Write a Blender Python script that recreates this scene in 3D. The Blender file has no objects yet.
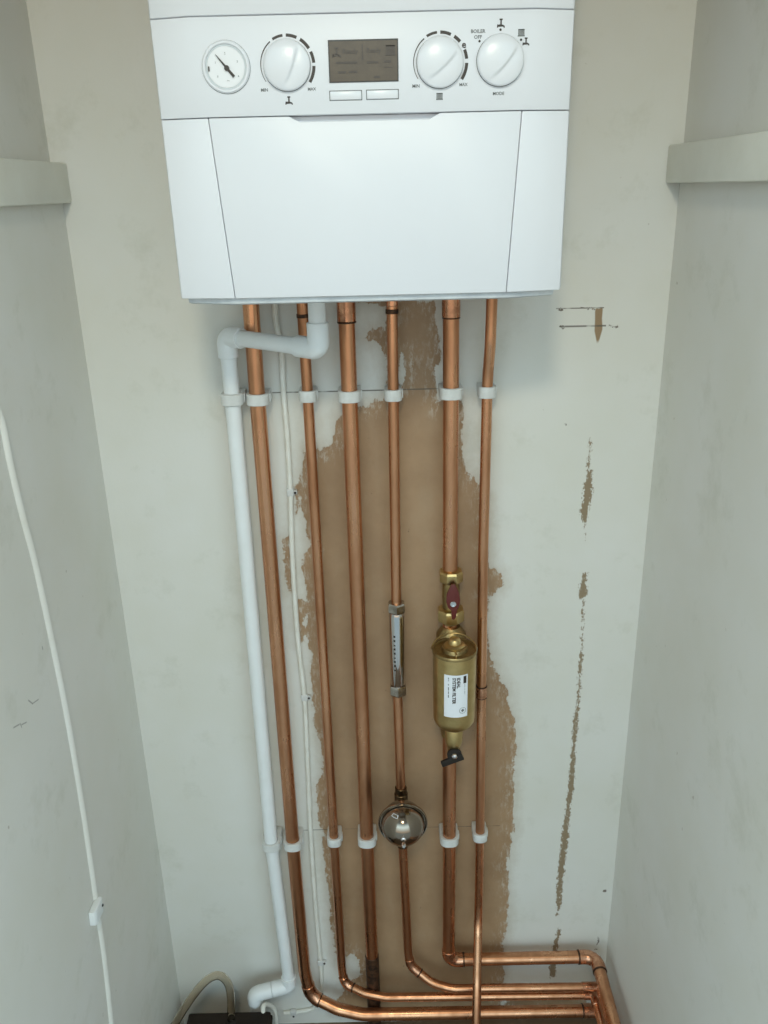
import bpy, bmesh, math, random
import numpy as np
from mathutils import Vector, Matrix, noise

random.seed(7)
PI = math.pi
SC = bpy.context.scene
COL = SC.collection
R = math.radians

# ------------------------------------------------------------------ camera
CAM = Vector((0.0, -1.175, 1.494))
F = 850.0
PITCH = math.atan(F / 2226.6)
ROLL = math.atan(53.0 / 2226.0)
r0 = Vector((1, 0, 0))
f0 = Vector((0, math.cos(PITCH), -math.sin(PITCH)))
u0 = Vector((0, math.sin(PITCH), math.cos(PITCH)))
RC = r0 * math.cos(ROLL) - u0 * math.sin(ROLL)
UC = r0 * math.sin(ROLL) + u0 * math.cos(ROLL)
cd = bpy.data.cameras.new('camera')
cd.sensor_fit = 'AUTO'
cd.sensor_width = 36.0
cd.lens = F / 1024.0 * 36.0
cd.clip_start = 0.01
cam = bpy.data.objects.new('camera', cd)
COL.objects.link(cam)
m = Matrix((RC, UC, -f0)).transposed().to_4x4()
m.translation = CAM
cam.matrix_world = m
SC.camera = cam


def ray(px, py):
    return (f0 + RC * ((px - 384.0) / F) + UC * ((512.0 - py) / F))


def at(px, py, Y):            # measured point on a vertical plane y = Y
    d = ray(px, py)
    return CAM + d * ((Y - CAM.y) / d.y)


def at_x(px, py, X):          # measured point on a side wall x = X
    d = ray(px, py)
    return CAM + d * ((X - CAM.x) / d.x)


def at_z(px, py, Z):          # measured point on a level z = Z
    d = ray(px, py)
    return CAM + d * ((Z - CAM.z) / d.z)


# ------------------------------------------------------------------ objects
OFF = {}


def tag(o, label=None, cat=None, group=None, kind=None):
    if label: o['label'] = label
    if cat: o['category'] = cat
    if group: o['group'] = group
    if kind: o['kind'] = kind
    return o


def thing(name, label, cat, loc, group=None):
    o = bpy.data.objects.new(name, None)
    o.empty_display_size = 0.02
    COL.objects.link(o)
    o.location = loc
    OFF[o.name] = Vector(loc)
    return tag(o, label, cat, group)


def obj(name, bm, mat, parent=None, smooth=35, label=None):
    """link a bmesh given in world space as ONE mesh object"""
    bmesh.ops.recalc_face_normals(bm, faces=bm.faces)
    me = bpy.data.meshes.new(name)
    if parent is not None:
        off = OFF[parent.name].copy()
    else:
        zs = [v.co.z for v in bm.verts]
        c = sum((v.co for v in bm.verts), Vector()) / len(bm.verts)
        off = Vector((c.x, c.y, min(zs)))
    bmesh.ops.translate(bm, vec=-off, verts=bm.verts)
    bm.to_mesh(me)
    bm.free()
    if smooth:
        me.polygons.foreach_set('use_smooth', [True] * len(me.polygons))
        me.set_sharp_from_angle(angle=R(smooth))
    me.materials.append(mat)
    o = bpy.data.objects.new(name, me)
    COL.objects.link(o)
    if parent is not None:
        o.parent = parent
    else:
        o.location = off
    OFF[o.name] = off
    if label: o['label'] = label
    return o


# ------------------------------------------------------------------ shapes
def bevel_sharp(bm, w, seg=2, ang=25):
    es = [e for e in bm.edges if len(e.link_faces) == 2 and e.calc_face_angle(0) > R(ang)]
    bmesh.ops.bevel(bm, geom=es, offset=w, segments=seg, affect='EDGES', profile=0.5, clamp_overlap=True)


def add_loops(bm, loops, closed=True, cap=True):
    rows = [[bm.verts.new(p) for p in lp] for lp in loops]
    n = len(rows[0])
    for a, b in zip(rows, rows[1:]):
        for i in range(n if closed else n - 1):
            j = (i + 1) % n
            bm.faces.new((a[i], a[j], b[j], b[i]))
    if cap:
        bm.faces.new(list(reversed(rows[0])))
        bm.faces.new(rows[-1])
    return bm


def prism(bottom, top, bev=0.0, seg=2):
    bm = bmesh.new()
    add_loops(bm, [bottom, top])
    bmesh.ops.recalc_face_normals(bm, faces=bm.faces)
    if bev: bevel_sharp(bm, bev, seg)
    return bm


def box(lo, hi, bev=0.0, seg=2, bm=None):
    b = bmesh.new()
    x0, y0, z0 = lo
    x1, y1, z1 = hi
    add_loops(b, [[(x0, y0, z0), (x1, y0, z0), (x1, y1, z0), (x0, y1, z0)],
                  [(x0, y0, z1), (x1, y0, z1), (x1, y1, z1), (x0, y1, z1)]])
    bmesh.ops.recalc_face_normals(b, faces=b.faces)
    if bev: bevel_sharp(b, bev, seg)
    return merge(bm, b)


def merge(bm, b):
    if bm is None:
        return b
    me = bpy.data.meshes.new('tmp')
    b.to_mesh(me)
    b.free()
    bm.from_mesh(me)
    bpy.data.meshes.remove(me)
    return bm


def frame_of(d):
    d = Vector(d).normalized()
    a = Vector((0, 0, 1)) if abs(d.z) < 0.9 else Vector((1, 0, 0))
    u = a.cross(d).normalized()
    v = d.cross(u)
    return u, v, d


def lathe(o, d, prof, n=32, bm=None, phase=0.0):
    """prof: (radius, distance along d); radius 0 closes to a point"""
    b = bmesh.new()
    u, v, d = frame_of(d)
    o = Vector(o)
    rows = []
    for r, s in prof:
        if r < 1e-6:
            rows.append([b.verts.new(o + d * s)])
        else:
            rows.append([b.verts.new(o + d * s + (u * math.cos(2 * PI * i / n + phase) + v * math.sin(2 * PI * i / n + phase)) * r)
                         for i in range(n)])
    for A, B in zip(rows, rows[1:]):
        if len(A) == 1 and len(B) == 1: continue
        for i in range(n):
            j = (i + 1) % n
            if len(A) == 1: b.faces.new((A[0], B[j], B[i]))
            elif len(B) == 1: b.faces.new((A[i], A[j], B[0]))
            else: b.faces.new((A[i], A[j], B[j], B[i]))
    if len(rows[0]) > 1: b.faces.new(list(reversed(rows[0])))
    if len(rows[-1]) > 1: b.faces.new(rows[-1])
    return merge(bm, b)


def fillet(pts, rad, n=10):
    """round the corners of a polyline; rad is one number or one per inner corner"""
    pts = [Vector(p) for p in pts]
    if not hasattr(rad, '__len__'): rad = [rad] * (len(pts) - 2)
    out = [pts[0]]
    for k in range(1, len(pts) - 1):
        p = pts[k]
        a = (pts[k - 1] - p); b = (pts[k + 1] - p)
        la, lb = a.length, b.length
        a.normalize(); b.normalize()
        ang = a.angle(b)
        if PI - ang < 0.03:
            out.append(p); continue
        t = min(rad[k - 1] / math.tan(ang / 2), la * 0.49, lb * 0.49)
        rr = t * math.tan(ang / 2)
        c = p + (a + b).normalized() * (rr / math.sin(ang / 2))
        s0 = p + a * t - c
        s1 = p + b * t - c
        tot = s0.angle(s1)
        ax = s0.cross(s1).normalized()
        m = max(3, int(n * tot / (PI / 2)))
        for i in range(m + 1):
            out.append(c + Matrix.Rotation(tot * i / m, 3, ax) @ s0)
    out.append(pts[-1])
    return out


def smooth_path(pts, n=8):
    pts = [Vector(p) for p in pts]
    P = [pts[0] * 2 - pts[1]] + pts + [pts[-1] * 2 - pts[-2]]
    out = []
    for i in range(1, len(P) - 2):
        for k in range(n):
            t = k / n
            a, b, c, d = P[i - 1], P[i], P[i + 1], P[i + 2]
            out.append(0.5 * ((2 * b) + (c - a) * t + (2 * a - 5 * b + 4 * c - d) * t * t + (3 * b - a - 3 * c + d) * t ** 3))
    out.append(pts[-1])
    return out


def tube(path, r, n=20, bm=None, ends=0.0, cap=True):
    b = bmesh.new()
    P = [Vector(p) for p in path]
    q = [P[0]]
    for p in P[1:]:
        if (p - q[-1]).length > 1e-5: q.append(p)
    P = q
    T = []
    for i in range(len(P)):
        a = P[max(i - 1, 0)]; c = P[min(i + 1, len(P) - 1)]
        if 0 < i < len(P) - 1:
            T.append(((P[i] - a).normalized() + (c - P[i]).normalized()).normalized())
        else:
            T.append((c - a).normalized())
    u, v, _ = frame_of(T[0])
    loops = []
    for i, p in enumerate(P):
        if i:
            qn = T[i - 1].rotation_difference(T[i])
            u = qn @ u
            u = (u - T[i] * u.dot(T[i])).normalized()
        v = T[i].cross(u)
        loops.append([p + (u * math.cos(2 * PI * k / n) + v * math.sin(2 * PI * k / n)) * r for k in range(n)])
    if ends:
        e0 = [P[0] + (x - P[0]) * (1 - ends / r) for x in loops[0]]
        e1 = [P[-1] + (x - P[-1]) * (1 - ends / r) for x in loops[-1]]
        loops = [[x - T[0] * 0 for x in e0]] + [[x + T[0] * ends for x in loops[0]]] + loops[1:-1] + [[x - T[-1] * ends for x in loops[-1]]] + [e1]
    add_loops(b, loops, cap=cap)
    return merge(bm, b)


def cut_path(path, s0, s1):
    """piece of a polyline between arc lengths s0 and s1"""
    P = [Vector(p) for p in path]
    L = [0.0]
    for a, b in zip(P, P[1:]): L.append(L[-1] + (b - a).length)
    if s1 < 0: s1 += L[-1]
    if s0 < 0: s0 += L[-1]

    def pt(s):
        for i in range(len(P) - 1):
            if L[i + 1] >= s:
                return P[i].lerp(P[i + 1], (s - L[i]) / max(1e-9, L[i + 1] - L[i]))
        return P[-1].copy()
    out = [pt(s0)] + [P[i] for i in range(len(P)) if s0 < L[i] < s1] + [pt(s1)]
    return out


def s_at(path, fn):
    """arc length where fn(point) is smallest"""
    P = [Vector(p) for p in path]
    best, s, bs = 1e9, 0.0, 0.0
    for a, b in zip(P, P[1:]):
        l = (b - a).length
        k = max(2, int(l / 0.001))
        for i in range(k + 1):
            p = a.lerp(b, i / k)
            d = fn(p)
            if d < best: best, bs = d, s + l * i / k
        s += l
    return bs


# ------------------------------------------------------------------ materials
def mat(name, col, rough=0.5, metal=0.0, **kw):
    M = bpy.data.materials.new(name)
    M.use_nodes = True
    nt = M.node_tree
    b = nt.nodes['Principled BSDF']
    b.inputs['Base Color'].default_value = (*col, 1)
    b.inputs['Roughness'].default_value = rough
    b.inputs['Metallic'].default_value = metal
    for k, v in kw.items():
        b.inputs[k.replace('_', ' ')].default_value = v
    return M


def nd(nt, typ, **kw):
    n = nt.nodes.new(typ)
    for k, v in kw.items():
        if k.startswith('i_'):
            key = k[2:]
            n.inputs[int(key) if key.isdigit() else key.replace('_', ' ')].default_value = v
        else:
            setattr(n, k, v)
    return n


def speckle(M, c1, c2, scale, lo, hi, rough=None, bump=0.0, stretch=None, detail=5, bump_scale=None):
    """break a surface up with noise: colour from c1 to c2, optional roughness range and bump"""
    nt = M.node_tree
    b = nt.nodes['Principled BSDF']
    tc = nd(nt, 'ShaderNodeTexCoord')
    src = tc.outputs['Object']
    if stretch:
        mp = nd(nt, 'ShaderNodeMapping')
        mp.inputs['Scale'].default_value = stretch
        nt.links.new(src, mp.inputs['Vector'])
        src = mp.outputs['Vector']
    nz = nd(nt, 'ShaderNodeTexNoise', i_Scale=scale, i_Detail=detail, i_Roughness=0.6)
    nt.links.new(src, nz.inputs['Vector'])
    mr = nd(nt, 'ShaderNodeMapRange', i_1=lo, i_2=hi)
    nt.links.new(nz.outputs['Fac'], mr.inputs[0])
    mx = nd(nt, 'ShaderNodeMix', data_type='RGBA')
    mx.inputs[6].default_value = (*c1, 1)
    mx.inputs[7].default_value = (*c2, 1)
    nt.links.new(mr.outputs[0], mx.inputs[0])
    nt.links.new(mx.outputs[2], b.inputs['Base Color'])
    if rough:
        mr2 = nd(nt, 'ShaderNodeMapRange', i_1=lo, i_2=hi, i_3=rough[0], i_4=rough[1])
        nt.links.new(nz.outputs['Fac'], mr2.inputs[0])
        nt.links.new(mr2.outputs[0], b.inputs['Roughness'])
    if bump:
        n2 = nd(nt, 'ShaderNodeTexNoise', i_Scale=bump_scale or scale * 3, i_Detail=4.0)
        nt.links.new(tc.outputs['Object'], n2.inputs['Vector'])
        bp = nd(nt, 'ShaderNodeBump', i_Strength=bump, i_Distance=0.002)
        nt.links.new(n2.outputs['Fac'], bp.inputs['Height'])
        nt.links.new(bp.outputs['Normal'], b.inputs['Normal'])
    return M


PAINT = (0.72, 0.708, 0.668)
PAINT2 = (0.68, 0.665, 0.60)
PLASTER = (0.395, 0.252, 0.142)
PLASTER2 = (0.295, 0.182, 0.099)
M_boiler = speckle(mat('boiler_enamel', (0.745, 0.752, 0.785), 0.42),
                   (0.745, 0.752, 0.785), (0.725, 0.732, 0.768), 4, 0.35, 0.7)
M_boiler_dark = mat('boiler_inner', (0.80, 0.82, 0.83), 0.5)
M_tray = speckle(mat('tray_plastic', (0.55, 0.58, 0.60), 0.4), (0.50, 0.53, 0.56), (0.66, 0.69, 0.71), 30, 0.35, 0.65)
M_knob = mat('knob_plastic', (0.745, 0.752, 0.785), 0.28)
M_ink = mat('dark_ink', (0.035, 0.025, 0.02), 0.5)
M_ink_grey = mat('grey_ink', (0.16, 0.17, 0.17), 0.5)
M_lcd = speckle(mat('lcd_glass', (0.10, 0.075, 0.05), 0.25), (0.115, 0.085, 0.055), (0.085, 0.062, 0.042), 60, 0.3, 0.7)
M_lcd_ink = mat('lcd_ink', (0.045, 0.031, 0.022), 0.35)
M_lcd_edge = mat('lcd_edge', (0.02, 0.018, 0.016), 0.3)
M_dial = mat('dial_white', (0.80, 0.80, 0.82), 0.5)
M_bezel = mat('gauge_grey', (0.62, 0.66, 0.68), 0.3)
M_glass = mat('gauge_glass', (1, 1, 1), 0.02, Transmission_Weight=1.0, IOR=1.45)
M_copper = speckle(mat('copper', (0.72, 0.37, 0.21), 0.3, 1.0), (0.72, 0.375, 0.215), (0.44, 0.20, 0.10), 28, 0.38, 0.72,
                   rough=(0.24, 0.42), stretch=(1, 1, 0.22))
M_copper_fit = speckle(mat('copper_fitting', (0.66, 0.34, 0.2), 0.3, 1.0), (0.70, 0.37, 0.23), (0.42, 0.20, 0.115), 60, 0.4, 0.7,
                       rough=(0.2, 0.4))
M_solder = speckle(mat('tarnished_joint', (0.10, 0.055, 0.03), 0.5, 0.7), (0.13, 0.065, 0.035), (0.05, 0.03, 0.02), 120, 0.4, 0.6)
M_brass = speckle(mat('brass', (0.62, 0.45, 0.20), 0.3, 1.0), (0.60, 0.44, 0.20), (0.46, 0.33, 0.14), 40, 0.35, 0.7, rough=(0.28, 0.42))
M_brass_dark = speckle(mat('cast_brass', (0.36, 0.26, 0.12), 0.42, 1.0), (0.40, 0.29, 0.13), (0.26, 0.18, 0.08), 90, 0.35, 0.7, rough=(0.35, 0.5), bump=0.25)
M_tee = speckle(mat('dark_brass', (0.16, 0.11, 0.06), 0.4, 1.0), (0.18, 0.12, 0.065), (0.08, 0.055, 0.03), 60, 0.4, 0.6)
M_chrome = mat('chrome', (0.66, 0.64, 0.64), 0.07, 1.0)
M_chrome_dull = speckle(mat('brushed_nickel', (0.5, 0.46, 0.42), 0.25, 1.0), (0.52, 0.48, 0.44), (0.34, 0.30, 0.26), 70, 0.4, 0.6)
M_steel = speckle(mat('polished_steel', (0.33, 0.275, 0.22), 0.15, 1.0), (0.33, 0.275, 0.22), (0.27, 0.22, 0.175), 15, 0.35, 0.65)
M_red = mat('red_lever', (0.11, 0.014, 0.010), 0.45)
M_black = mat('black_plastic', (0.018, 0.014, 0.011), 0.6, Specular_IOR_Level=0.3)
M_pump = speckle(mat('pump_case', (0.022, 0.015, 0.010), 0.7, Specular_IOR_Level=0.2), (0.024, 0.016, 0.011), (0.016, 0.011, 0.008), 40, 0.3, 0.7, bump=0.15)
M_label = mat('label_paper', (0.78, 0.80, 0.84), 0.45)
M_pvc = speckle(mat('white_pvc', (0.80, 0.82, 0.83), 0.32), (0.81, 0.83, 0.84), (0.76, 0.78, 0.78), 18, 0.35, 0.7)
M_clip = speckle(mat('clip_plastic', (0.66, 0.665, 0.65), 0.42), (0.68, 0.685, 0.67), (0.60, 0.60, 0.58), 90, 0.35, 0.7)
M_cable = speckle(mat('cable_sheath', (0.78, 0.77, 0.71), 0.4), (0.80, 0.79, 0.73), (0.70, 0.68, 0.60), 35, 0.4, 0.7)
M_cable_paint = speckle(mat('painted_cable', PAINT, 0.5), PAINT, PAINT2, 18, 0.4, 0.7)
M_hose = mat('clear_hose', (0.90, 0.84, 0.75), 0.03, Transmission_Weight=1.0, IOR=1.18)
M_batten = speckle(mat('batten_paint', (0.80, 0.79, 0.71), 0.5), (0.81, 0.80, 0.72), (0.73, 0.715, 0.63), 9, 0.35, 0.7, bump=0.12, bump_scale=60)


# ------------------------------------------------------------------ setting
XL = -0.5 * (at(180, 1000, 0).x + at(62, 200, 0).x) * -1
XL = 0.5 * (at(178, 985, 0).x + at(63, 200, 0).x)
XR = 0.5 * (at(607, 950, 0).x + at(678, 200, 0).x)
YF = -0.66
ZC = 2.32
ZTOP = 1.955          # underside of the door head


def paint_material(name, plaster=False, scuffs=()):
    M = bpy.data.materials.new(name)
    M.use_nodes = True
    nt = M.node_tree
    L = nt.links.new
    b = nt.nodes['Principled BSDF']
    b.inputs['Roughness'].default_value = 0.55
    tc = nd(nt, 'ShaderNodeTexCoord')
    geo = nd(nt, 'ShaderNodeNewGeometry')
    P = geo.outputs['Position']

    def noise(scale, detail=4.0, rough=0.6, stretch=None):
        n = nd(nt, 'ShaderNodeTexNoise', i_Scale=scale, i_Detail=detail, i_Roughness=rough)
        src = P
        if stretch:
            mp = nd(nt, 'ShaderNodeMapping')
            mp.inputs['Scale'].default_value = stretch
            L(P, mp.inputs['Vector'])
            src = mp.outputs['Vector']
        L(src, n.inputs['Vector'])
        return n.outputs['Fac']

    def rng(x, a, b_, c=0.0, d=1.0):
        n = nd(nt, 'ShaderNodeMapRange', i_1=a, i_2=b_, i_3=c, i_4=d)
        L(x, n.inputs[0])
        return n.outputs[0]

    def mth(op, a, b_=None):
        n = nd(nt, 'ShaderNodeMath', operation=op)
        for i, v in enumerate((a, b_)):
            if v is None: continue
            if isinstance(v, (int, float)): n.inputs[i].default_value = v
            else: L(v, n.inputs[i])
        return n.outputs[0]

    def mix(f, a, b_):
        n = nd(nt, 'ShaderNodeMix', data_type='RGBA')
        for i, v in ((0, f), (6, a), (7, b_)):
            if isinstance(v, tuple): n.inputs[i].default_value = (*v, 1)
            elif isinstance(v, (int, float)): n.inputs[i].default_value = v
            else: L(v, n.inputs[i])
        return n.outputs[2]

    col = mix(rng(noise(5.0, 3.0), 0.35, 0.7), PAINT, PAINT2)
    smudge = mth('MULTIPLY', rng(noise(11.0, 5.0, 0.7), 0.56, 0.78), 0.55)
    col = mix(smudge, col, (0.52, 0.51, 0.43))
    # small nicks through the paint
    col = mix(mth('MULTIPLY', rng(noise(55.0, 2.0), 0.765, 0.80), 0.5), col, (0.28, 0.22, 0.15))
    if scuffs:
        sx = nd(nt, 'ShaderNodeSeparateXYZ')
        L(P, sx.inputs[0])
    for (p0, p1, wd_) in scuffs:
        a_ = at_x(p0[0], p0[1], XL); b2 = at_x(p1[0], p1[1], XL)
        cy_, cz_ = (a_.y + b2.y) / 2, (a_.z + b2.z) / 2
        ln_ = math.hypot(b2.y - a_.y, b2.z - a_.z)
        ey, ez = (b2.y - a_.y) / ln_, (b2.z - a_.z) / ln_
        dy = mth('SUBTRACT', sx.outputs['Y'], cy_); dz_ = mth('SUBTRACT', sx.outputs['Z'], cz_)
        u_ = mth('ABSOLUTE', mth('ADD', mth('MULTIPLY', dy, ey), mth('MULTIPLY', dz_, ez)))
        v_ = mth('ABSOLUTE', mth('SUBTRACT', mth('MULTIPLY', dy, ez), mth('MULTIPLY', dz_, ey)))
        f_ = mth('MULTIPLY', rng(u_, ln_ * 0.35, ln_ * 0.55, 1.0, 0.0), rng(v_, wd_ * 0.4, wd_ * 1.4, 0.7, 0.0))
        col = mix(f_, col, (0.20, 0.19, 0.17))
    hgt = mth('ADD', mth('MULTIPLY', noise(9.0, 2.0), 0.6), mth('MULTIPLY', noise(160.0, 3.0), 0.12))
    if plaster:
        def attr(n):
            a = nd(nt, 'ShaderNodeAttribute', attribute_name=n)
            return a.outputs['Fac']
        pl = mix(rng(noise(7.0, 5.0, 0.65), 0.35, 0.68), PLASTER, PLASTER2)
        pl = mix(mth('MULTIPLY', rng(noise(24.0, 5.0, 0.7, (1, 1, 0.5)), 0.5, 0.75), 0.5), pl, (0.40, 0.285, 0.18))
        pl = mix(mth('MULTIPLY', rng(noise(90.0, 3.0), 0.70, 0.75), 0.6), pl, (0.10, 0.06, 0.035))
        jit = mth('ADD', mth('MULTIPLY', mth('SUBTRACT', noise(38.0, 6.0, 0.7), 0.5), 0.030),
                  mth('MULTIPLY', mth('SUBTRACT', noise(120.0, 4.0, 0.7, (1, 1, 0.18)), 0.5), 0.016))
        d1 = mth('ADD', attr('plaster'), jit)
        m1 = rng(d1, -0.0008, 0.0008, 1.0, 0.0)
        # thin scraped edge of half-transparent paint
        wash = mth('MULTIPLY', rng(mth('ADD', d1, mth('MULTIPLY', mth('SUBTRACT', noise(85.0, 5.0, 0.75), 0.5), 0.02)), 0.0, 0.022, 1.0, 0.0), 0.38)
        col = mix(wash, col, (0.42, 0.34, 0.25))
        # paint dragged thinly over the plaster along the edge
        drag = mth('MULTIPLY', rng(mth('ADD', d1, mth('MULTIPLY', mth('SUBTRACT', noise(16.0, 3.0, 0.6), 0.5), 0.06)), -0.026, -0.004, 0.0, 1.0),
                   rng(noise(150.0, 5.0, 0.8, (1, 1, 0.35)), 0.50, 0.60))
        pl = mix(mth('MULTIPLY', drag, 0.40), pl, PAINT2)
        col = mix(m1, col, pl)
        m4 = rng(attr('chip'), -0.0006, 0.0006, 1.0, 0.0)
        col = mix(m4, col, (0.30, 0.20, 0.11))
        d2 = mth('ADD', attr('crack'), mth('ADD', mth('MULTIPLY', mth('SUBTRACT', noise(260.0, 4.0, 0.8, (1, 1, 0.5)), 0.5), 0.024),
                                         mth('MULTIPLY', mth('SUBTRACT', noise(45.0, 3.0), 0.5), 0.010)))
        m2 = rng(d2, -0.0006, 0.0006, 1.0, 0.0)
        col = mix(m2, col, (0.27, 0.20, 0.125))
        d3 = mth('ADD', attr('mark'), mth('MULTIPLY', mth('SUBTRACT', noise(220.0, 4.0, 0.75), 0.5), 0.012))
        m3 = rng(d3, -0.0004, 0.0006, 0.9, 0.0)
        col = mix(m3, col, (0.09, 0.06, 0.035))
        # setting-out lines in pencil
        xyz = nd(nt, 'ShaderNodeSeparateXYZ')
        L(P, xyz.inputs[0])
        for (z0, x0, x1, w) in PENCIL:
            tilt = mth('ADD', xyz.outputs['Z'], mth('MULTIPLY', mth('SUBTRACT', noise(3.0, 1.0), 0.5), 0.003))
            ln = rng(mth('ABSOLUTE', mth('SUBTRACT', tilt, z0)), w * 0.6, w * 1.3, 1.0, 0.0)
            ln = mth('MULTIPLY', ln, mth('MULTIPLY', mth('GREATER_THAN', xyz.outputs['X'], x0), mth('LESS_THAN', xyz.outputs['X'], x1)))
            ln = mth('MULTIPLY', ln, rng(noise(30.0, 3.0), 0.36, 0.5, 0.15, 0.85))
            col = mix(ln, col, (0.10, 0.08, 0.06))
        hgt = mth('ADD', hgt, mth('MULTIPLY', m1, -0.5))
    L(col, b.inputs['Base Color'])
    bp = nd(nt, 'ShaderNodeBump', i_Strength=0.35, i_Distance=0.0035)
    L(hgt, bp.inputs['Height'])
    L(bp.outputs['Normal'], b.inputs['Normal'])
    return M


zl1 = at(380, 390, 0).z
zl2 = at(400, 828, 0).z
PENCIL = [(zl1, at(272, 390, 0).x, at(440, 390, 0).x, 0.0009),
          (zl2, at(296, 828, 0).x, at(500, 828, 0).x, 0.0007),
          (at(590, 326, 0).z, at(560, 326, 0).x, at(606, 326, 0).x, 0.0012),
          (at(590, 308, 0).z, at(556, 308, 0).x, at(604, 308, 0).x, 0.0008)]

# bare plaster where the paint was left off, as outlines measured on the wall
PL_POLY = [
    # main bare patch down the middle of the pipes
    [(357, 300), (386, 306), (386, 330), (372, 326), (366, 338), (381, 346), (388, 356), (386, 398), (375, 402), (366, 408), (352, 404),
     (338, 420), (334, 442), (322, 450), (306, 452), (300, 480), (299, 500), (304, 522), (310, 545), (302, 566), (309, 598), (306, 630),
     (313, 668), (311, 690), (316, 727), (324, 765), (316, 790), (318, 810), (326, 866), (330, 905), (334, 945), (340, 962),
     (350, 952), (360, 960), (362, 975), (345, 985), (338, 1000), (335, 1012), (360, 1018), (470, 1018), (500, 1016), (503, 980), (503, 942), (508, 915), (507, 868), (513, 830),
     (514, 772), (516, 735), (511, 715), (508, 690), (496, 672), (488, 650), (487, 615), (489, 598), (503, 586), (500, 574), (489, 569),
     (486, 540), (485, 505), (478, 482), (466, 472), (463, 458), (461, 400), (452, 396), (436, 402), (434, 386), (440, 352),
     (437, 330), (436, 300)],
    [(284, 540), (289, 536), (291, 556), (295, 575), (292, 592), (287, 590)],
    [(295, 486), (301, 484), (300, 512), (296, 514)],
    [(297, 600), (303, 596), (305, 640), (300, 644)],
    # bottom corner strip behind the level pipes
    [(505, 992), (580, 992), (590, 1006), (590, 1012), (505, 1012)],
]
PL_HOLE = [
    [(399, 352), (405, 350), (405, 372), (401, 384), (398, 384)],
]
CRACK_POLY = [
    [(588, 466), (592, 470), (592, 492), (588, 512), (585, 528), (581, 512), (583, 492)],
    [(583, 572), (587, 573), (587, 592), (583, 602), (579, 598), (580, 584)],
    [(572, 749), (575, 752), (574, 785), (570, 812), (568, 842), (564, 870), (561, 905), (557, 915), (556, 895), (559, 862), (563, 828), (567, 800)],
    [(558, 928), (561, 930), (557, 948), (555, 975), (551, 978), (549, 968), (553, 948)],
]
CHIP_POLY = [[(595, 307), (598, 309), (603, 307.5), (602, 318), (602.5, 329), (597.5, 346), (594.5, 331), (595, 320)],
             [(591, 308), (594, 307), (594, 309), (592, 310)]]
CRACK_LINE = [([(590, 440), (588, 468)], 0.001), ([(585, 530), (584, 572)], -0.002), ([(583, 602), (582, 655)], 0.0012), ([(581, 655), (578, 700)], 0.0022),
              ([(578, 700), (573, 752)], 0.003)]
MARK_LINE = [([(596, 936), (598.5, 938), (598.3, 942), (596.5, 945)], 0.0010), ([(595, 949.5), (596.5, 949)], 0.0012), ([(604, 891), (605, 891)], 0.0025), ([(565, 425), (566, 425)], 0.0012),
             ([(559, 309), (562, 311)], 0.0015), ([(561, 326), (563, 328)], 0.0015), ([(609, 326), (617, 327)], 0.0012), ([(580, 308), (596, 309)], 0.0008)]


def w2(p): 
    q = at(p[0], p[1], 0)
    return (q.x, q.z)


def seg_dist(X, Z, a, b):
    ax, az = a; bx, bz = b
    dx, dz = bx - ax, bz - az
    t = np.clip(((X - ax) * dx + (Z - az) * dz) / max(dx * dx + dz * dz, 1e-12), 0, 1)
    return np.hypot(X - ax - t * dx, Z - az - t * dz)


def poly_sdf(X, Z, poly):
    d = np.full_like(X, 9.0)
    ins = np.zeros(X.shape, bool)
    n = len(poly)
    for i in range(n):
        a, b = poly[i], poly[(i + 1) % n]
        d = np.minimum(d, seg_dist(X, Z, a, b))
        c = ((a[1] > Z) != (b[1] > Z))
        den = b[1] - a[1] if abs(b[1] - a[1]) > 1e-9 else 1e-9
        ins ^= c & (X < (b[0] - a[0]) * (Z - a[1]) / den + a[0])
    return np.where(ins, -d, d)


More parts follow.
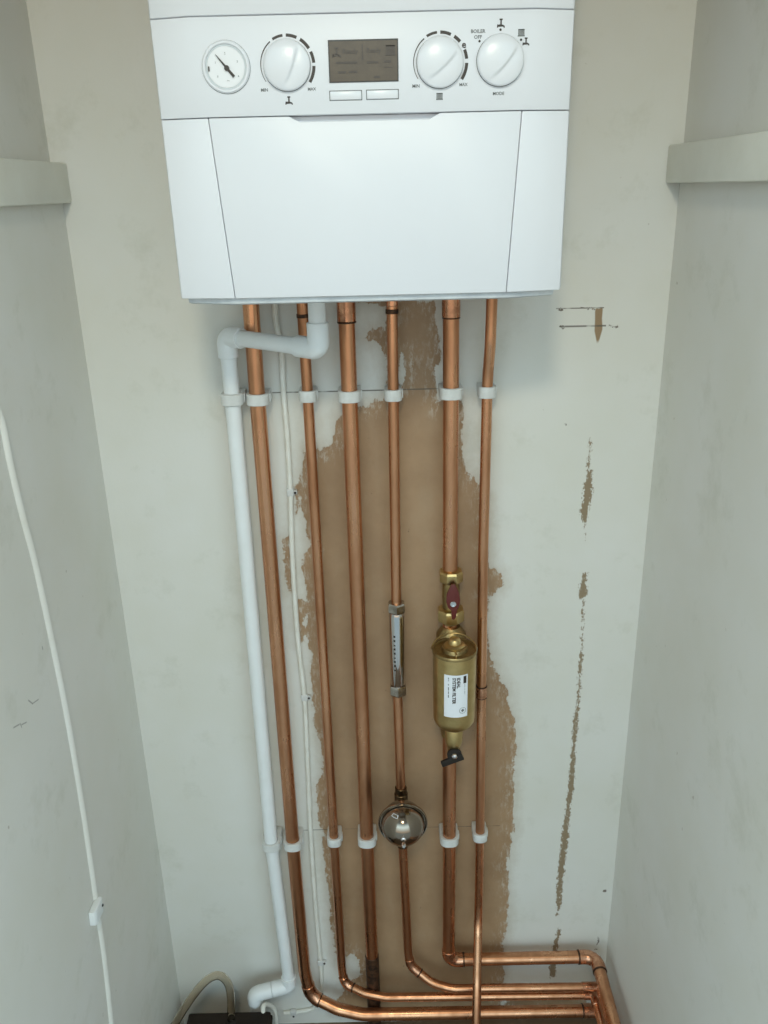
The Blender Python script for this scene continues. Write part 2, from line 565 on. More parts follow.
def wall_back():
    x0, x1, z0, z1 = XL - 0.02, XR + 0.02, -0.0, ZC
    nx, nz = 281, 760
    xs = np.linspace(x0, x1, nx); zs = np.linspace(z0, z1, nz)
    X, Z = np.meshgrid(xs, zs)
    X = X.ravel(); Z = Z.ravel()
    co = np.zeros((nx * nz, 3)); co[:, 0] = X; co[:, 2] = Z
    i, j = np.meshgrid(np.arange(nx - 1), np.arange(nz - 1))
    a = (j * nx + i).ravel()
    fc = np.stack([a, a + 1, a + 1 + nx, a + nx], 1)
    me = bpy.data.meshes.new('wall_back')
    me.from_pydata(co.tolist(), [], fc.tolist())
    pl = np.full_like(X, 9.0)
    for p in PL_POLY: pl = np.minimum(pl, poly_sdf(X, Z, [w2(q) for q in p]))
    for p in PL_HOLE: pl = np.maximum(pl, -poly_sdf(X, Z, [w2(q) for q in p]))
    cr = np.full_like(X, 9.0)
    for p in CRACK_POLY: cr = np.minimum(cr, poly_sdf(X, Z, [w2(q) for q in p]))
    for l, w in CRACK_LINE:
        for a_, b_ in zip(l, l[1:]): cr = np.minimum(cr, seg_dist(X, Z, w2(a_), w2(b_)) - w)
    ch = np.full_like(X, 9.0)
    for p in CHIP_POLY: ch = np.minimum(ch, poly_sdf(X, Z, [w2(q) for q in p]))
    mk = np.full_like(X, 9.0)
    for l, w in MARK_LINE:
        for a_, b_ in zip(l, l[1:]): mk = np.minimum(mk, seg_dist(X, Z, w2(a_), w2(b_)) - w)
    for nme, v in (('plaster', pl), ('crack', cr), ('mark', mk), ('chip', ch)):
        at_ = me.attributes.new(nme, 'FLOAT', 'POINT')
        at_.data.foreach_set('value', np.ascontiguousarray(v, dtype=np.float32))
    me.materials.append(paint_material('back_wall_paint', True))
    o = bpy.data.objects.new('wall_back', me)
    COL.objects.link(o)
    # give the wall its thickness
    s = o.modifiers.new('thickness', 'SOLIDIFY')
    s.thickness = 0.1
    s.offset = -1.0
    o['kind'] = 'structure'
    return o


wb = wall_back()
M_paint = paint_material('side_wall_paint')


def structure(name, bm, m):
    return tag(obj(name, bm, m, smooth=0), kind='structure')


M_paint_left = paint_material('left_wall_paint', scuffs=[((28, 700), (33, 704), 0.0010), ((32, 704), (39, 699), 0.0008), ((13, 728), (20, 724), 0.0009), ((20, 723), (22, 728), 0.0008), ((21, 725), (27, 722), 0.0008), ((42, 646), (43, 650), 0.0010)])
zs_l = at(62, 165, 0).z          # the wall is a little thinner above the shelf line
wl = box((XL - 0.1, YF, 0), (XL, 0.1, zs_l))
wl = box((XL - 0.1, YF, zs_l), (XL - 0.0085, 0.1, ZC), bm=wl)
structure('wall_left', wl, M_paint_left)
structure('wall_right', box((XR, YF, 0), (XR + 0.1, 0.1, ZC)), M_paint)
M_ceil = speckle(mat('warm_bounce_ceiling', (0.34, 0.25, 0.15), 0.7), (0.36, 0.26, 0.16), (0.28, 0.20, 0.115), 5, 0.3, 0.7, stretch=(1, 4, 1))  # unseen ceiling, coloured brown to bounce warm light onto the upper walls
structure('ceiling', box((XL - 0.1, YF - 0.1, ZC), (XR + 0.1, 0.1, ZC + 0.1)), M_ceil)
structure('wall_front', box((XL - 0.1, YF - 0.1, ZTOP), (XR + 0.1, YF, ZC)), M_paint)
M_floor = speckle(mat('floor_boards', (0.16, 0.10, 0.06), 0.55), (0.17, 0.10, 0.05), (0.12, 0.07, 0.035), 6, 0.3, 0.7, stretch=(0.2, 3, 1), bump=0.1)
structure('floor', box((XL - 0.1, YF - 0.04, -0.1), (XR + 0.1, 0.1, 0.0)), M_floor)
M_carpet = speckle(mat('pale_carpet', (0.5, 0.53, 0.55), 0.9), (0.55, 0.56, 0.56), (0.47, 0.48, 0.48), 40, 0.3, 0.7, bump=0.3, bump_scale=400)
structure('floor_landing', box((-3.5, -5.0, -0.1), (3.5, YF - 0.04, 0.0)), M_carpet)

# shelf battens on the side walls
pl_t = at_x(1, 162, XL); pl_b = at_x(1, 206, XL)
# left: back end against the rear wall
lx = at(68, 182, 0).x


def batten(name, X0, X1, ztop, zbot, yfront, label):
    bm = box((min(X0, X1), yfront, zbot), (max(X0, X1), -0.0005, ztop), 0.0025, 2)
    return tag(obj(name, bm, M_batten), label, 'batten')


zt_l = at(62, 163, 0).z; zb_l = at(70, 203, 0).z
batten('shelf_batten', XL + 0.0005, at(69, 182, -0.002).x, zt_l, zb_l, -0.56,
       'cream painted wooden shelf batten fixed along the left wall')
zt_r = at(668, 145, 0).z; zb_r = at(666, 183, 0).z
batten('shelf_batten', XR - 0.0005, at(667, 165, -0.002).x, zt_r, zb_r, -0.56,
       'cream painted wooden shelf batten fixed along the right wall')

# ------------------------------------------------------------------ boiler
YB = -0.275                       # front face of the boiler
SET = 0.010                       # how far the cheeks fall back
bl = at(181, 299, YB + SET); br = at(560.5, 292.5, YB + SET)
BX = 0.5 * (bl.x + br.x)
HW = 0.5 * (br.x - bl.x) + 0.0022
ZB = at(370, 295.5, YB).z
ZS2 = at(370, 114, YB).z          # seam under the control panel
ZS1 = at(370, 12.2, YB).z         # seam above it
ZT = ZB + 0.70
print('BOILER', BX, HW * 2, ZB, ZS2, ZS1, 'walls', XL, XR)
boiler = thing('boiler', 'white wall-hung combi boiler with control knobs above the copper pipes', 'boiler', (BX, -0.13, ZB - 0.008))

xLb = at(232, 293, YB).x; xRb = at(503.5, 290, YB).x
xLt = at(208, 117, YB).x; xRt = at(522, 112, YB).x


def xf(z):
    t = (z - ZB) / (ZS2 - ZB)
    h0 = 0.5 * (xRb - xLb); h1 = 0.5 * (xRt - xLt)
    return h0 + (h1 - h0) * min(t, 1.0) + max(t - 1.0, 0) * 0.020


def hw(z):
    return HW + (HWT - HW) * min(1.0, (z - ZB) / (tl_.z - ZB))


def cx(z):
    return BX0 + (BXT - BX0) * min(1.0, (z - ZB) / (tl_.z - ZB))


BX0 = BX


def section(z, back=0.0):
    HW = hw(z)
    BX = cx(z)
    h = min(xf(z), HW - 0.02)
    return [(BX - HW, -0.002 - back, z), (BX - HW, YB + SET + 0.012, z), (BX - HW + 0.003, YB + SET, z), (BX - h, YB, z),
            (BX + h, YB, z), (BX + HW - 0.003, YB + SET, z), (BX + HW, YB + SET + 0.012, z), (BX + HW, -0.002 - back, z)]


# the casing widens slightly upwards
tl_ = at(145.5, 0, YB + SET); tr_ = at(577, 0, YB + SET)
HWT = 0.5 * (tr_.x - tl_.x) + 0.001
BXT = 0.5 * (tr_.x + tl_.x)
print('BOILER TOP', BXT, HWT * 2)
G = 0.0004
obj('upper_cover', prism(section(ZS1 + G), section(ZT), 0.0014, 2), M_boiler, boiler)
panel = obj('control_panel', prism(section(ZS2 + G), section(ZS1 - G), 0.0009, 2), M_boiler, boiler)
# inner body behind the drop-down door
obj('inner_body', box((BX - HW + 0.02, YB + 0.0185, ZB + 0.003), (BX + HW - 0.02, -0.004, ZS2 - 0.001)), M_boiler_dark, boiler)
for s in (-1, 1):
    def cheek(z):
        h = xf(z) + 0.0003
        HW = hw(z)
        BX = cx(z)
        pts = [(BX + s * HW, -0.002, z), (BX + s * HW, YB + SET + 0.012, z), (BX + s * (HW - 0.003), YB + SET, z), (BX + s * h, YB, z), (BX + s * h, YB + 0.030, z),
               (BX + s * (HW - 0.019), YB + 0.030, z), (BX + s * (HW - 0.019), -0.002, z)]
        return pts
    bm = prism(cheek(ZB), cheek(ZS2 - G), 0.0012, 2)
    obj('side_cheek', bm, M_boiler, boiler)
# drop-down door with a finger recess along its top edge
nx0 = at(289, 118, YB).x; nx1 = at(440, 114, YB).x
nd_ = 0.0050
zt = ZS2 - G


def door_mesh():
    bm = bmesh.new()
    hb = xf(ZB) - 0.0003; ht = xf(zt) - 0.0003
    cb_, ct_ = cx(ZB), cx(zt)
    outline = [(cb_ - hb, ZB), (cb_ + hb, ZB), (ct_ + ht, zt), (nx1, zt), (nx1 - 0.010, zt - nd_), (nx0 + 0.010, zt - nd_), (nx0, zt), (ct_ - ht, zt)]
    add_loops(bm, [[(x, YB + 0.018, z) for x, z in outline], [(x, YB, z) for x, z in outline]])
    bmesh.ops.recalc_face_normals(bm, faces=bm.faces)
    bevel_sharp(bm, 0.0010, 2)
    return bm


door = obj('door', door_mesh(), M_boiler, boiler)
obj('finger_recess', box((nx0 - 0.004, YB + 0.0105, zt - nd_ - 0.003), (nx1 + 0.004, YB + 0.017, ZS2 - 0.0002)), M_boiler, door)
# grey tray lip below
bm = bmesh.new()


def tray(z, i):
    return [(BX - HW + 0.006 + i, -0.006, z), (BX - HW + 0.006 + i, YB + SET + 0.014 + i, z), (BX - xf(ZB) - 0.004, YB + 0.006 + i, z),
            (BX + xf(ZB) + 0.004, YB + 0.006 + i, z), (BX + HW - 0.006 - i, YB + SET + 0.014 + i, z), (BX + HW - 0.006 - i, -0.006, z)]


add_loops(bm, [tray(ZB - 0.0075, 0.004), tray(ZB - 0.006, 0.0012), tray(ZB + 0.004, 0.0)])
obj('base_tray', bm, M_tray, boiler)

# --- things on the control panel; YP is its face
YP = YB


def flat(pts, y, th=0.0005, bm=None):
    """thin raised print: outline in (x, z) on the panel"""
    b = bmesh.new()
    add_loops(b, [[(x, y, z) for x, z in pts], [(x, y - th, z) for x, z in pts]])
    return merge(bm, b)


def text_mesh(s, size, w=None, bold=0.0):
    cu = bpy.data.curves.new('lettering', 'FONT')
    cu.body = s
    cu.size = size
    cu.align_x = 'CENTER'
    cu.align_y = 'CENTER'
    cu.resolution_u = 2
    cu.offset = bold * size
    o = bpy.data.objects.new('lettering', cu)
    COL.objects.link(o)
    dg = bpy.context.evaluated_depsgraph_get()
    me = bpy.data.meshes.new_from_object(o.evaluated_get(dg))
    bpy.data.objects.remove(o)
    bpy.data.curves.remove(cu)
    b = bmesh.new()
    b.from_mesh(me)
    bpy.data.meshes.remove(me)
    xs = [v.co.x for v in b.verts]; ys = [v.co.y for v in b.verts]
    cx, cy = (min(xs) + max(xs)) / 2, (min(ys) + max(ys)) / 2
    k = (w / (max(xs) - min(xs))) if w else 1.0
    for v in b.verts:
        v.co = Vector(((v.co.x - cx) * k, (v.co.y - cy) * k, 0))
    return b


def text_on_panel(name, s, px, py, w, m, y=None, par=None):
    y = YP if y is None else y
    b = text_mesh(s, 0.01, w, 0.025)
    c = at(px, py, y)
    for v in b.verts:
        v.co = Vector((c.x + v.co.x, y - 0.0003, c.z + v.co.y))
    return obj(name, b, m, par or panel, smooth=0)


def disc_pts(cx, cz, r, n=16):
    return [(cx + r * math.cos(2 * PI * i / n), cz + r * math.sin(2 * PI * i / n)) for i in range(n)]


def tap_symbol(px, py, h, m=M_ink, par=None, y=None):
    y = YP if y is None else y
    c = at(px, py, y)
    k = h / 10.0
    P = lambda pts: [(c.x + x * k, c.z + z * k) for x, z in pts]
    bm = flat(P([(-0.9, -2), (0.9, -2), (0.9, 3.6), (-0.9, 3.6)]), y)
    bm = flat(P([(-1.9, 3.4), (1.9, 3.4), (1.9, 5), (-1.9, 5)]), y, bm=bm)
    bm = flat(P([(-4.2, -3.9), (-1.6, -3.9), (2.6, -3.6), (2.2, -1.7), (-1.4, -1.3), (-4.2, -2.0)]), y, bm=bm)
    bm = flat(P([(-5.0, -4.8), (-3.6, -4.8), (-3.4, -1.2), (-4.6, -1.2)]), y, bm=bm)
    bm = flat(P([(2.2, -1.7), (4.4, -2.8), (4.9, -5), (3.4, -5), (3.2, -3.8), (2, -3.7)]), y, bm=bm)
    return obj('tap_symbol', bm, m, par or panel, smooth=0)


def radiator_symbol(px, py, h, m=M_ink_grey, par=None, y=None):
    y = YP if y is None else y
    c = at(px, py, y)
    k = h / 10.0
    P = lambda pts: [(c.x + x * k, c.z + z * k) for x, z in pts]
    bm = None
    for i in range(5):
        x = -4 + i * 2
        bm = flat(P([(x - 0.75, -3.4), (x + 0.75, -3.4), (x + 0.75, 4.6), (x - 0.75, 4.6)]), y, bm=bm)
    bm = flat(P([(-5, 3.6), (5, 3.6), (5, 4.8), (-5, 4.8)]), y, bm=bm)
    bm = flat(P([(-5.6, -5.2), (5.6, -5.2), (5.2, -3.4), (-5.2, -3.4)]), y, bm=bm)
    return obj('radiator_symbol', bm, m, par or panel, smooth=0)


def knob(px, py, d_mm, e0, e1, label):
    """domed knob; a curved step crosses its face from image point e0 to e1 (in knob radii)"""
    c = at(px, py, YP)
    r = d_mm / 2000.0
    base = c + Vector((0, -0.0001, 0))
    k = None
    # skirt ring
    bm = bmesh.new()
    n, rings = 72, 30
    p0 = Vector(e0); p1 = Vector(e1)
    mid = (p0 + p1) / 2
    dirv = (p1 - p0).normalized()
    nor = Vector((dirv.y, -dirv.x))
    if nor.x < 0: nor = -nor
    half = (p1 - p0).length / 2
    rows = []

    def hgt(x, y):
        q = Vector((x, y))
        rr = min(1.0, q.length)
        dome = 0.0030 + 0.0060 * math.sqrt(max(0, 1 - (rr * 0.93) ** 2))
        s = (q - mid).dot(dirv) / half
        bow = 0.10 * (1 - s * s)
        d = (q - mid).dot(nor) - bow          # right of the step
        step = 1 / (1 + math.exp(-max(-30, min(30, d / 0.022))))
        fade = max(0.0, 1 - abs(s) ** 4)
        return dome - 0.0022 * step * fade * math.exp(-max(0, d) * 1.6)
    rows.append([bm.verts.new(base + Vector((0, -hgt(0, 0), 0)))])
    for j in range(1, rings + 1):
        q = j / rings
        rows.append([bm.verts.new(base + Vector((r * 0.965 * q * math.cos(2 * PI * i / n), -hgt(q * math.cos(2 * PI * i / n), q * math.sin(2 * PI * i / n)), r * 0.965 * q * math.sin(2 * PI * i / n))))
                     for i in range(n)])
    for rr, dd in ((1.0, 0.0040), (1.0, 0.0012), (0.985, 0.0)):
        rows.append([bm.verts.new(base + Vector((r * rr * math.cos(2 * PI * i / n), -dd, r * rr * math.sin(2 * PI * i / n)))) for i in range(n)])
    for A, B in zip(rows, rows[1:]):
        for i in range(n):
            j = (i + 1) % n
            if len(A) == 1: bm.faces.new((A[0], B[i], B[j]))
            else: bm.faces.new((A[i], B[i], B[j], A[j]))
    ko = obj('control_knob', bm, M_knob, boiler, smooth=60, label=label)
    # grey disc painted in as the shadow gap round the knob
    gap = lathe(c + Vector((0, 0.0002, 0)), (0, -1, 0), [(r * 1.02, 0), (r * 1.02, 0.0004)], 64)
    obj('gap_shade_ring', gap, M_ink_grey, ko, smooth=0)
    return c, r


def ring_arc(c, r0_, r1_, a0, a1, bm=None, n=14):
    """print along a circle on the panel; angles clockwise from 12 o'clock in degrees"""
    pts = []
    ra0 = r0_ if hasattr(r0_, '__len__') else (r0_, r0_)
    ra1 = r1_ if hasattr(r1_, '__len__') else (r1_, r1_)
    for i in range(n + 1):
        t = i / n
        a = R(a0 + (a1 - a0) * t)
        rr = ra1[0] + (ra1[1] - ra1[0]) * t
        pts.append((c.x + rr * math.sin(a), c.z + rr * math.cos(a)))
    for i in range(n, -1, -1):
        t = i / n
        a = R(a0 + (a1 - a0) * t)
        rr = ra0[0] + (ra0[1] - ra0[0]) * t
        pts.append((c.x + rr * math.sin(a), c.z + rr * math.cos(a)))
    return flat(pts, YP, 0.0003, bm)


def scale_arc(c, r, skip_e=False):
    bm = ring_arc(c, r * 1.11, (r * 1.13, r * 1.16), -123, -36)
    arcs = [(-29, -6, 1.10, 1.20), (1, 24, 1.09, 1.21), (32, 57, 1.09, 1.22), (64, 86, 1.09, 1.22), (92, 125, 1.09, 1.22)]
    if skip_e:
        arcs[2] = (32, 48, 1.09, 1.22)
        arcs[3] = (66, 84, 1.09, 1.22)
    for a0, a1, i, o in arcs:
        bm = ring_arc(c, r * i, r * o, a0, a1, bm, 8)
    return obj('scale_arc', bm, M_ink, panel, smooth=0)


kn1 = knob(287, 65.5, 44.0, (0.52, 0.80), (-0.16, -0.84), 'white hot water temperature knob')
kn2 = knob(439.8, 62.5, 44.0, (0.80, 0.46), (-0.60, -0.72), 'white heating temperature knob')
kn3 = knob(500, 60.5, 44.0, (0.76, 0.56), (-0.46, -0.78), 'white mode selector knob')
scale_arc(*kn1)
scale_arc(*kn2, skip_e=True)
text_on_panel('lettering', 'MIN', 264.5, 90, 0.0066, M_ink_grey)
text_on_panel('lettering', 'MAX', 312, 89, 0.0078, M_ink_grey)
text_on_panel('lettering', 'MIN', 416, 86, 0.0068, M_ink_grey)
text_on_panel('lettering', 'MAX', 463.5, 84.5, 0.0078, M_ink_grey)
text_on_panel('lettering', 'e', 464, 45.5, 0.0040, M_ink)
text_on_panel('lettering', 'MODE', 498.5, 93.5, 0.0108, M_ink_grey)
text_on_panel('lettering', 'BOILER', 478.2, 31.2, 0.0136, M_ink_grey)
text_on_panel('lettering', 'OFF', 478, 37, 0.0074, M_ink_grey)
tap_symbol(289, 100.5, 0.0072)
radiator_symbol(439.5, 96.3, 0.0060)
tap_symbol(501, 23.2, 0.0074)
radiator_symbol(521.3, 32.6, 0.0060)
tap_symbol(526, 41.5, 0.0066)
bm = None
for q in ((500.5, 29.7), (521, 39.8), (479.5, 41.2)):
    c = at(*q, YP)
    bm = flat(disc_pts(c.x, c.z, 0.0011), YP, 0.0003, bm)
obj('position_dots', bm, M_ink, panel, smooth=0)

# display
d0 = at(329.5, 83, YP); d1 = at(398, 38.5, YP)
disp = obj('display', box((d0.x, YP - 0.0008, d0.z), (d1.x, YP + 0.002, d1.z)), M_lcd_edge, boiler, smooth=0)
obj('screen', box((d0.x + 0.0011, YP - 0.0011, d0.z + 0.0009), (d1.x - 0.0010, YP - 0.0002, d1.z - 0.0014)), M_lcd, disp, smooth=0)
yS = YP - 0.0011
text_on_panel('screen_lettering', 'Ready', 350.5, 52, 0.0145, M_lcd_ink, yS, disp)
text_on_panel('screen_lettering', 'Ready', 374, 51, 0.0135, M_lcd_ink, yS, disp)
tap_symbol(336.5, 52.5, 0.0085, M_lcd_ink, disp, yS)
radiator_symbol(390.5, 50, 0.0085, M_lcd_ink, disp, yS)
bm = None
for (x0, x1, y) in ((336, 357, 63), (367, 378, 62.5), (384, 391, 61.5), (338, 346, 72.5), (349, 357, 72), (374, 380, 77)):
    a = at(x0, y + 1.1, yS); b_ = at(x1, y - 1.1 - (x1 - x0) * 0.024, yS)
    bm = flat([(a.x, a.z), (b_.x, a.z), (b_.x, b_.z), (a.x, b_.z)], yS, 0.0003, bm)
for (x0, y0, x1, y1) in ((362, 44, 362.8, 60), (384, 67, 393, 67.6)):
    a = at(x0, y1, yS); b_ = at(x1, y0, yS)
    bm = flat([(a.x, a.z), (b_.x, a.z), (b_.x, b_.z), (a.x, b_.z)], yS, 0.0003, bm)
obj('screen_marks', bm, M_lcd_ink, disp, smooth=0)
for (x0, y0, x1, y1) in ((330.3, 100.3, 361.3, 90.8), (367, 99.3, 398, 89.8)):
    a = at(x0, y0, YP); b_ = at(x1, y1, YP)
    b_.z = max(b_.z, a.z + 0.006)
    bt = obj('push_button', box((a.x, YP - 0.0016, a.z), (b_.x, YP + 0.002, b_.z), 0.0008, 2), M_knob, boiler)
    obj('button_gap', box((a.x - 0.0007, YP - 0.0003, a.z - 0.0006), (b_.x + 0.0007, YP + 0.001, b_.z + 0.0007)), M_ink_grey, bt, smooth=0)

# pressure gauge: bezel ring, sunk white dial, needle
gc = at(226.2, 67.2, YP)
rg = 0.0226
gauge = obj('pressure_gauge', lathe(gc + Vector((0, 0.0005, 0)), (0, -1, 0),
            [(rg, 0), (rg, 0.0022), (rg - 0.0012, 0.0036), (rg - 0.0026, 0.0036), (rg - 0.0034, 0.0028), (rg - 0.0036, 0.0012), (0, 0.0012)], 64), M_knob, boiler)
obj('gap_shade_ring', lathe(gc + Vector((0, 0.0002, 0)), (0, -1, 0), [(rg * 1.015, 0), (rg * 1.015, 0.0004)], 64), M_ink_grey, gauge, smooth=0)  # grey disc standing in for the shadow round the bezel
gauge_in = gc + Vector((0, -0.0009, 0))
bm = lathe(gauge_in, (0, -1, 0), [(rg - 0.0036, 0.0001), (rg - 0.0036, 0.0006), (rg - 0.0050, 0.0006), (rg - 0.0050, 0.0001)], 64)
obj('dial_rim', bm, M_bezel, gauge)
yD = YP - 0.0016
obj('dial', lathe(gc, (0, -1, 0), [(rg - 0.0048, 0.0008), (rg - 0.0048, 0.0015)], 64), M_dial, gauge, smooth=0)
cgx = gc.x + 0.0008; cgz = gc.z - 0.001
na = R(-40)


def needle_pts(l0, l1, w0, w1, a):
    s, c = math.sin(a), math.cos(a)
    return [(cgx + s * l0 - c * w0, cgz + c * l0 + s * w0), (cgx + s * l0 + c * w0, cgz + c * l0 - s * w0),
            (cgx + s * l1 + c * w1, cgz + c * l1 - s * w1), (cgx + s * l1 - c * w1, cgz + c * l1 + s * w1)]


bm = flat(needle_pts(-0.0002, 0.0150, 0.0011, 0.0002, na), yD - 0.0008, 0.0004)
bm = flat(needle_pts(-0.0098, 0.0, 0.0013, 0.0011, na), yD - 0.0008, 0.0004, bm)
bm = flat(disc_pts(cgx, cgz, 0.0024), yD - 0.0007, 0.0009, bm)
obj('needle', bm, M_ink, gauge, smooth=0)
for s_, ang, rad in (('0', -127, 0.0115), ('1', -65, 0.0115), ('2', -4, 0.0125), ('3', 62, 0.0115), ('4', 124, 0.0125), ('bar', 176, 0.0105)):
    b = text_mesh(s_, 0.0028 if s_ != 'bar' else 0.0018)
    for v in b.verts:
        v.co = Vector((cgx + rad * math.sin(R(ang)) + v.co.x, yD - 0.0002, cgz + rad * math.cos(R(ang)) + v.co.y))
    obj('dial_lettering', b, M_ink_grey, gauge, smooth=0)
c = at(209, 69, YP)
obj('limit_marker', box((c.x - 0.0004, yD - 0.0012, c.z - 0.0022), (c.x + 0.0008, yD, c.z + 0.0018)), M_ink, gauge, smooth=0)

# ------------------------------------------------------------------ pipes
Y22, Y15 = -0.030, -0.027
R22, R15 = 0.0110, 0.0075
ZPIPE = ZB - 0.0076                 # pipes leave through the underside


def top_pt(px, py, Y):
    p = at(px, py, Y)
    return Vector((p.x, Y, ZPIPE))


def P(lst, Y):
    return [at(x, y, Y) for x, y in lst]


def fitting(par, path, s0, s1, r, name='coupling', m=None, lab=None):
    return obj(name, tube(cut_path(path, s0, s1), r, 24, ends=0.0006), m or M_copper_fit, par, label=lab)


def joint(par, path, s, r, w=0.0022):
    return obj('solder_joint', tube(cut_path(path, s - w / 2, s + w / 2), r, 24, ends=0.0004), M_solder, par)


def zsel(z): return lambda p: abs(p.z - z)


def pipe(path, r, label, name='copper_pipe'):
    return tag(obj(name, tube(path, r, 24), M_copper), label, 'pipe')


YH = -0.056       # level runs stand in front of the uprights
# 1: thick leftmost pipe
p_top = top_pt(251, 306, Y22)
path1 = fillet([p_top] + P([(257.5, 400), (293, 845), (304.5, 972)], Y22) + [at(311, 996, -0.034), at(338, 1009, -0.050), at(362, 1014.5, YH), at(594, 1010.5, YH)],
               [0.5, 0.5, 0.2, 0.03, 0.06, 0.08])
e = path1[-1]
zf = e.z
path1 = path1[:-1] + fillet([path1[-1], Vector((e.x + 0.013, YH, zf)), Vector((e.x + 0.013, -0.62, zf))], 0.0125)
pipe1 = pipe(path1, R22, 'thick copper pipe beside the white waste pipe, sweeping right in the lowest level run')
sb = s_at(path1, lambda p: (p - at(309, 990, -0.034)).length)
fitting(pipe1, path1, sb - 0.012, sb + 0.028, R22 + 0.0012, 'elbow')
joint(pipe1, path1, sb + 0.029, R22 + 0.0016)
se = s_at(path1, lambda p: (p - at(583, 1011, YH)).length)
fitting(pipe1, path1, se, se + 0.045, R22 + 0.0012, 'elbow')
joint(pipe1, path1, se - 0.001, R22 + 0.0014)
# 2: thin second pipe
path2 = fillet([top_pt(302, 306, Y15)] + P([(308, 400), (334, 840), (342, 972)], Y15) + [at(345, 984, -0.030), at(366, 993.5, -0.046), at(386, 997.3, YH + 0.004), at(586, 994.8, YH + 0.004)],
               [0.5, 0.5, 0.15, 0.022, 0.05, 0.06])
e = path2[-1]
path2 = path2[:-1] + fillet([e, Vector((e.x + 0.014, e.y, e.z)), Vector((e.x + 0.014, -0.62, e.z))], 0.0125)
pipe2 = pipe(path2, R15, 'thin copper pipe just right of the white cable, bending right near the floor')
sb = s_at(path2, lambda p: (p - at(344, 981, -0.030)).length)
fitting(pipe2, path2, sb - 0.010, sb + 0.020, R15 + 0.001, 'elbow')
joint(pipe2, path2, sb + 0.021, R15 + 0.0013)
se = s_at(path2, lambda p: (p - at(586, 995, YH)).length)
fitting(pipe2, path2, se - 0.004, se + 0.036, R15 + 0.001, 'elbow')
s0 = s_at(path2, zsel(at(303, 316, Y15).z))
joint(pipe2, path2, s0, R15 + 0.0010, 0.005)
# 3: thick third pipe straight into the floor
a3 = top_pt(346, 306, Y22)
b3 = at(373.2, 985, Y22)
path3 = [a3, at(349.5, 395, Y22), at(367, 840, Y22), b3, Vector((b3.x, Y22, 0.001))]
pipe3 = pipe(path3, R22, 'thick copper pipe running straight down into the floor behind the level pipes')
fitting(pipe3, path3, s_at(path3, zsel(at(346, 300, Y22).z)), s_at(path3, zsel(at(346.5, 321, Y22).z)), R22 + 0.0016)
joint(pipe3, path3, s_at(path3, zsel(at(346.5, 322, Y22).z)), R22 + 0.0018)
obj('union_nut', lathe(a3 + Vector((0, 0, -0.010)), (0, 0, 1), [(0.0135, 0), (0.015, 0.001), (0.015, 0.009), (0.0135, 0.010)], 6), M_brass_dark, pipe3, smooth=20)
sL = s_at(path3, zsel(at(372.5, 955, Y22).z))
obj('dark_end', tube(cut_path(path3, sL, -0.0005), R22 + 0.0012, 24, ends=0.0006), M_solder, pipe3)  # darker sleeve over the lowest stretch of the pipe
# 4: thin pipe through the chrome conditioner and the vessel
path4 = fillet([top_pt(392, 306, Y15)] + P([(393.3, 395), (397.5, 690), (403, 850), (408.3, 955)], Y15) + [at(411, 966, -0.030), at(432, 983, -0.046), at(452, 988.6, YH), at(592, 986.8, YH)],
               [0.5, 0.5, 0.5, 0.15, 0.022, 0.05, 0.06])
e = path4[-1]
path4 = path4[:-1] + fillet([e, Vector((e.x + 0.014, e.y, e.z)), Vector((e.x + 0.014, -0.62, e.z))], 0.0125)
z_t = at(401, 806, Y15).z
s_t = s_at(path4, zsel(z_t))
pipe4 = pipe(path4, R15, 'thin copper pipe fitted with a chrome cylinder and a steel ball vessel')
sb = s_at(path4, lambda p: (p - at(410, 963, -0.030)).length)
fitting(pipe4, path4, sb - 0.010, sb + 0.024, R15 + 0.001, 'elbow')
joint(pipe4, path4, sb + 0.025, R15 + 0.0013)
se = s_at(path4, lambda p: (p - at(584, 987, YH)).length)
fitting(pipe4, path4, se - 0.004, se + 0.050, R15 + 0.001, 'elbow')
joint(pipe4, path4, s_at(path4, zsel(at(392.5, 311, Y15).z)), R15 + 0.0012, 0.006)
fitting(pipe4, path4, 0.004, s_at(path4, zsel(at(392.5, 306, Y15).z)), R15 + 0.0012)
# 5 (sixth along): thick pipe with the brass filter, elbow at the bottom, then along to the right wall
zel = at(462, 959.5, Y22).z
b6 = at(448.8, 930, Y22)
c6 = Vector((b6.x, Y22, zel))
d6 = at(596, 957, Y22)
xr6 = XR - 0.029
path6 = fillet([top_pt(451, 306, Y22)] + P([(451, 395), (449.5, 700), (449.2, 840)], Y22) + [c6, Vector((xr6, Y22, 0.5 * (zel + d6.z))), Vector((xr6 - 0.004, -0.62, zel - 0.012))],
               [0.5, 0.5, 0.5, 0.017, 0.020])
pipe6 = pipe(path6, R22, 'thick copper pipe with the brass filter, turning right along the topmost level run')
fitting(pipe6, path6, 0.002, s_at(path6, zsel(at(451, 317, Y22).z)), R22 + 0.0012)
joint(pipe6, path6, s_at(path6, zsel(at(451, 318, Y22).z)), R22 + 0.0013, 0.0012)
sb = s_at(path6, lambda p: (p - c6).length)
fitting(pipe6, path6, sb - 0.022, sb + 0.022, R22 + 0.0013, 'elbow')
joint(pipe6, path6, sb + 0.0235, R22 + 0.0016)
sb = s_at(path6, lambda p: (p - Vector((xr6, Y22, zel))).length)
fitting(pipe6, path6, sb - 0.026, sb + 0.026, R22 + 0.0013, 'elbow')
joint(pipe6, path6, sb - 0.027, R22 + 0.0016, 0.003)
joint(pipe6, path6, sb + 0.027, R22 + 0.0016, 0.003)
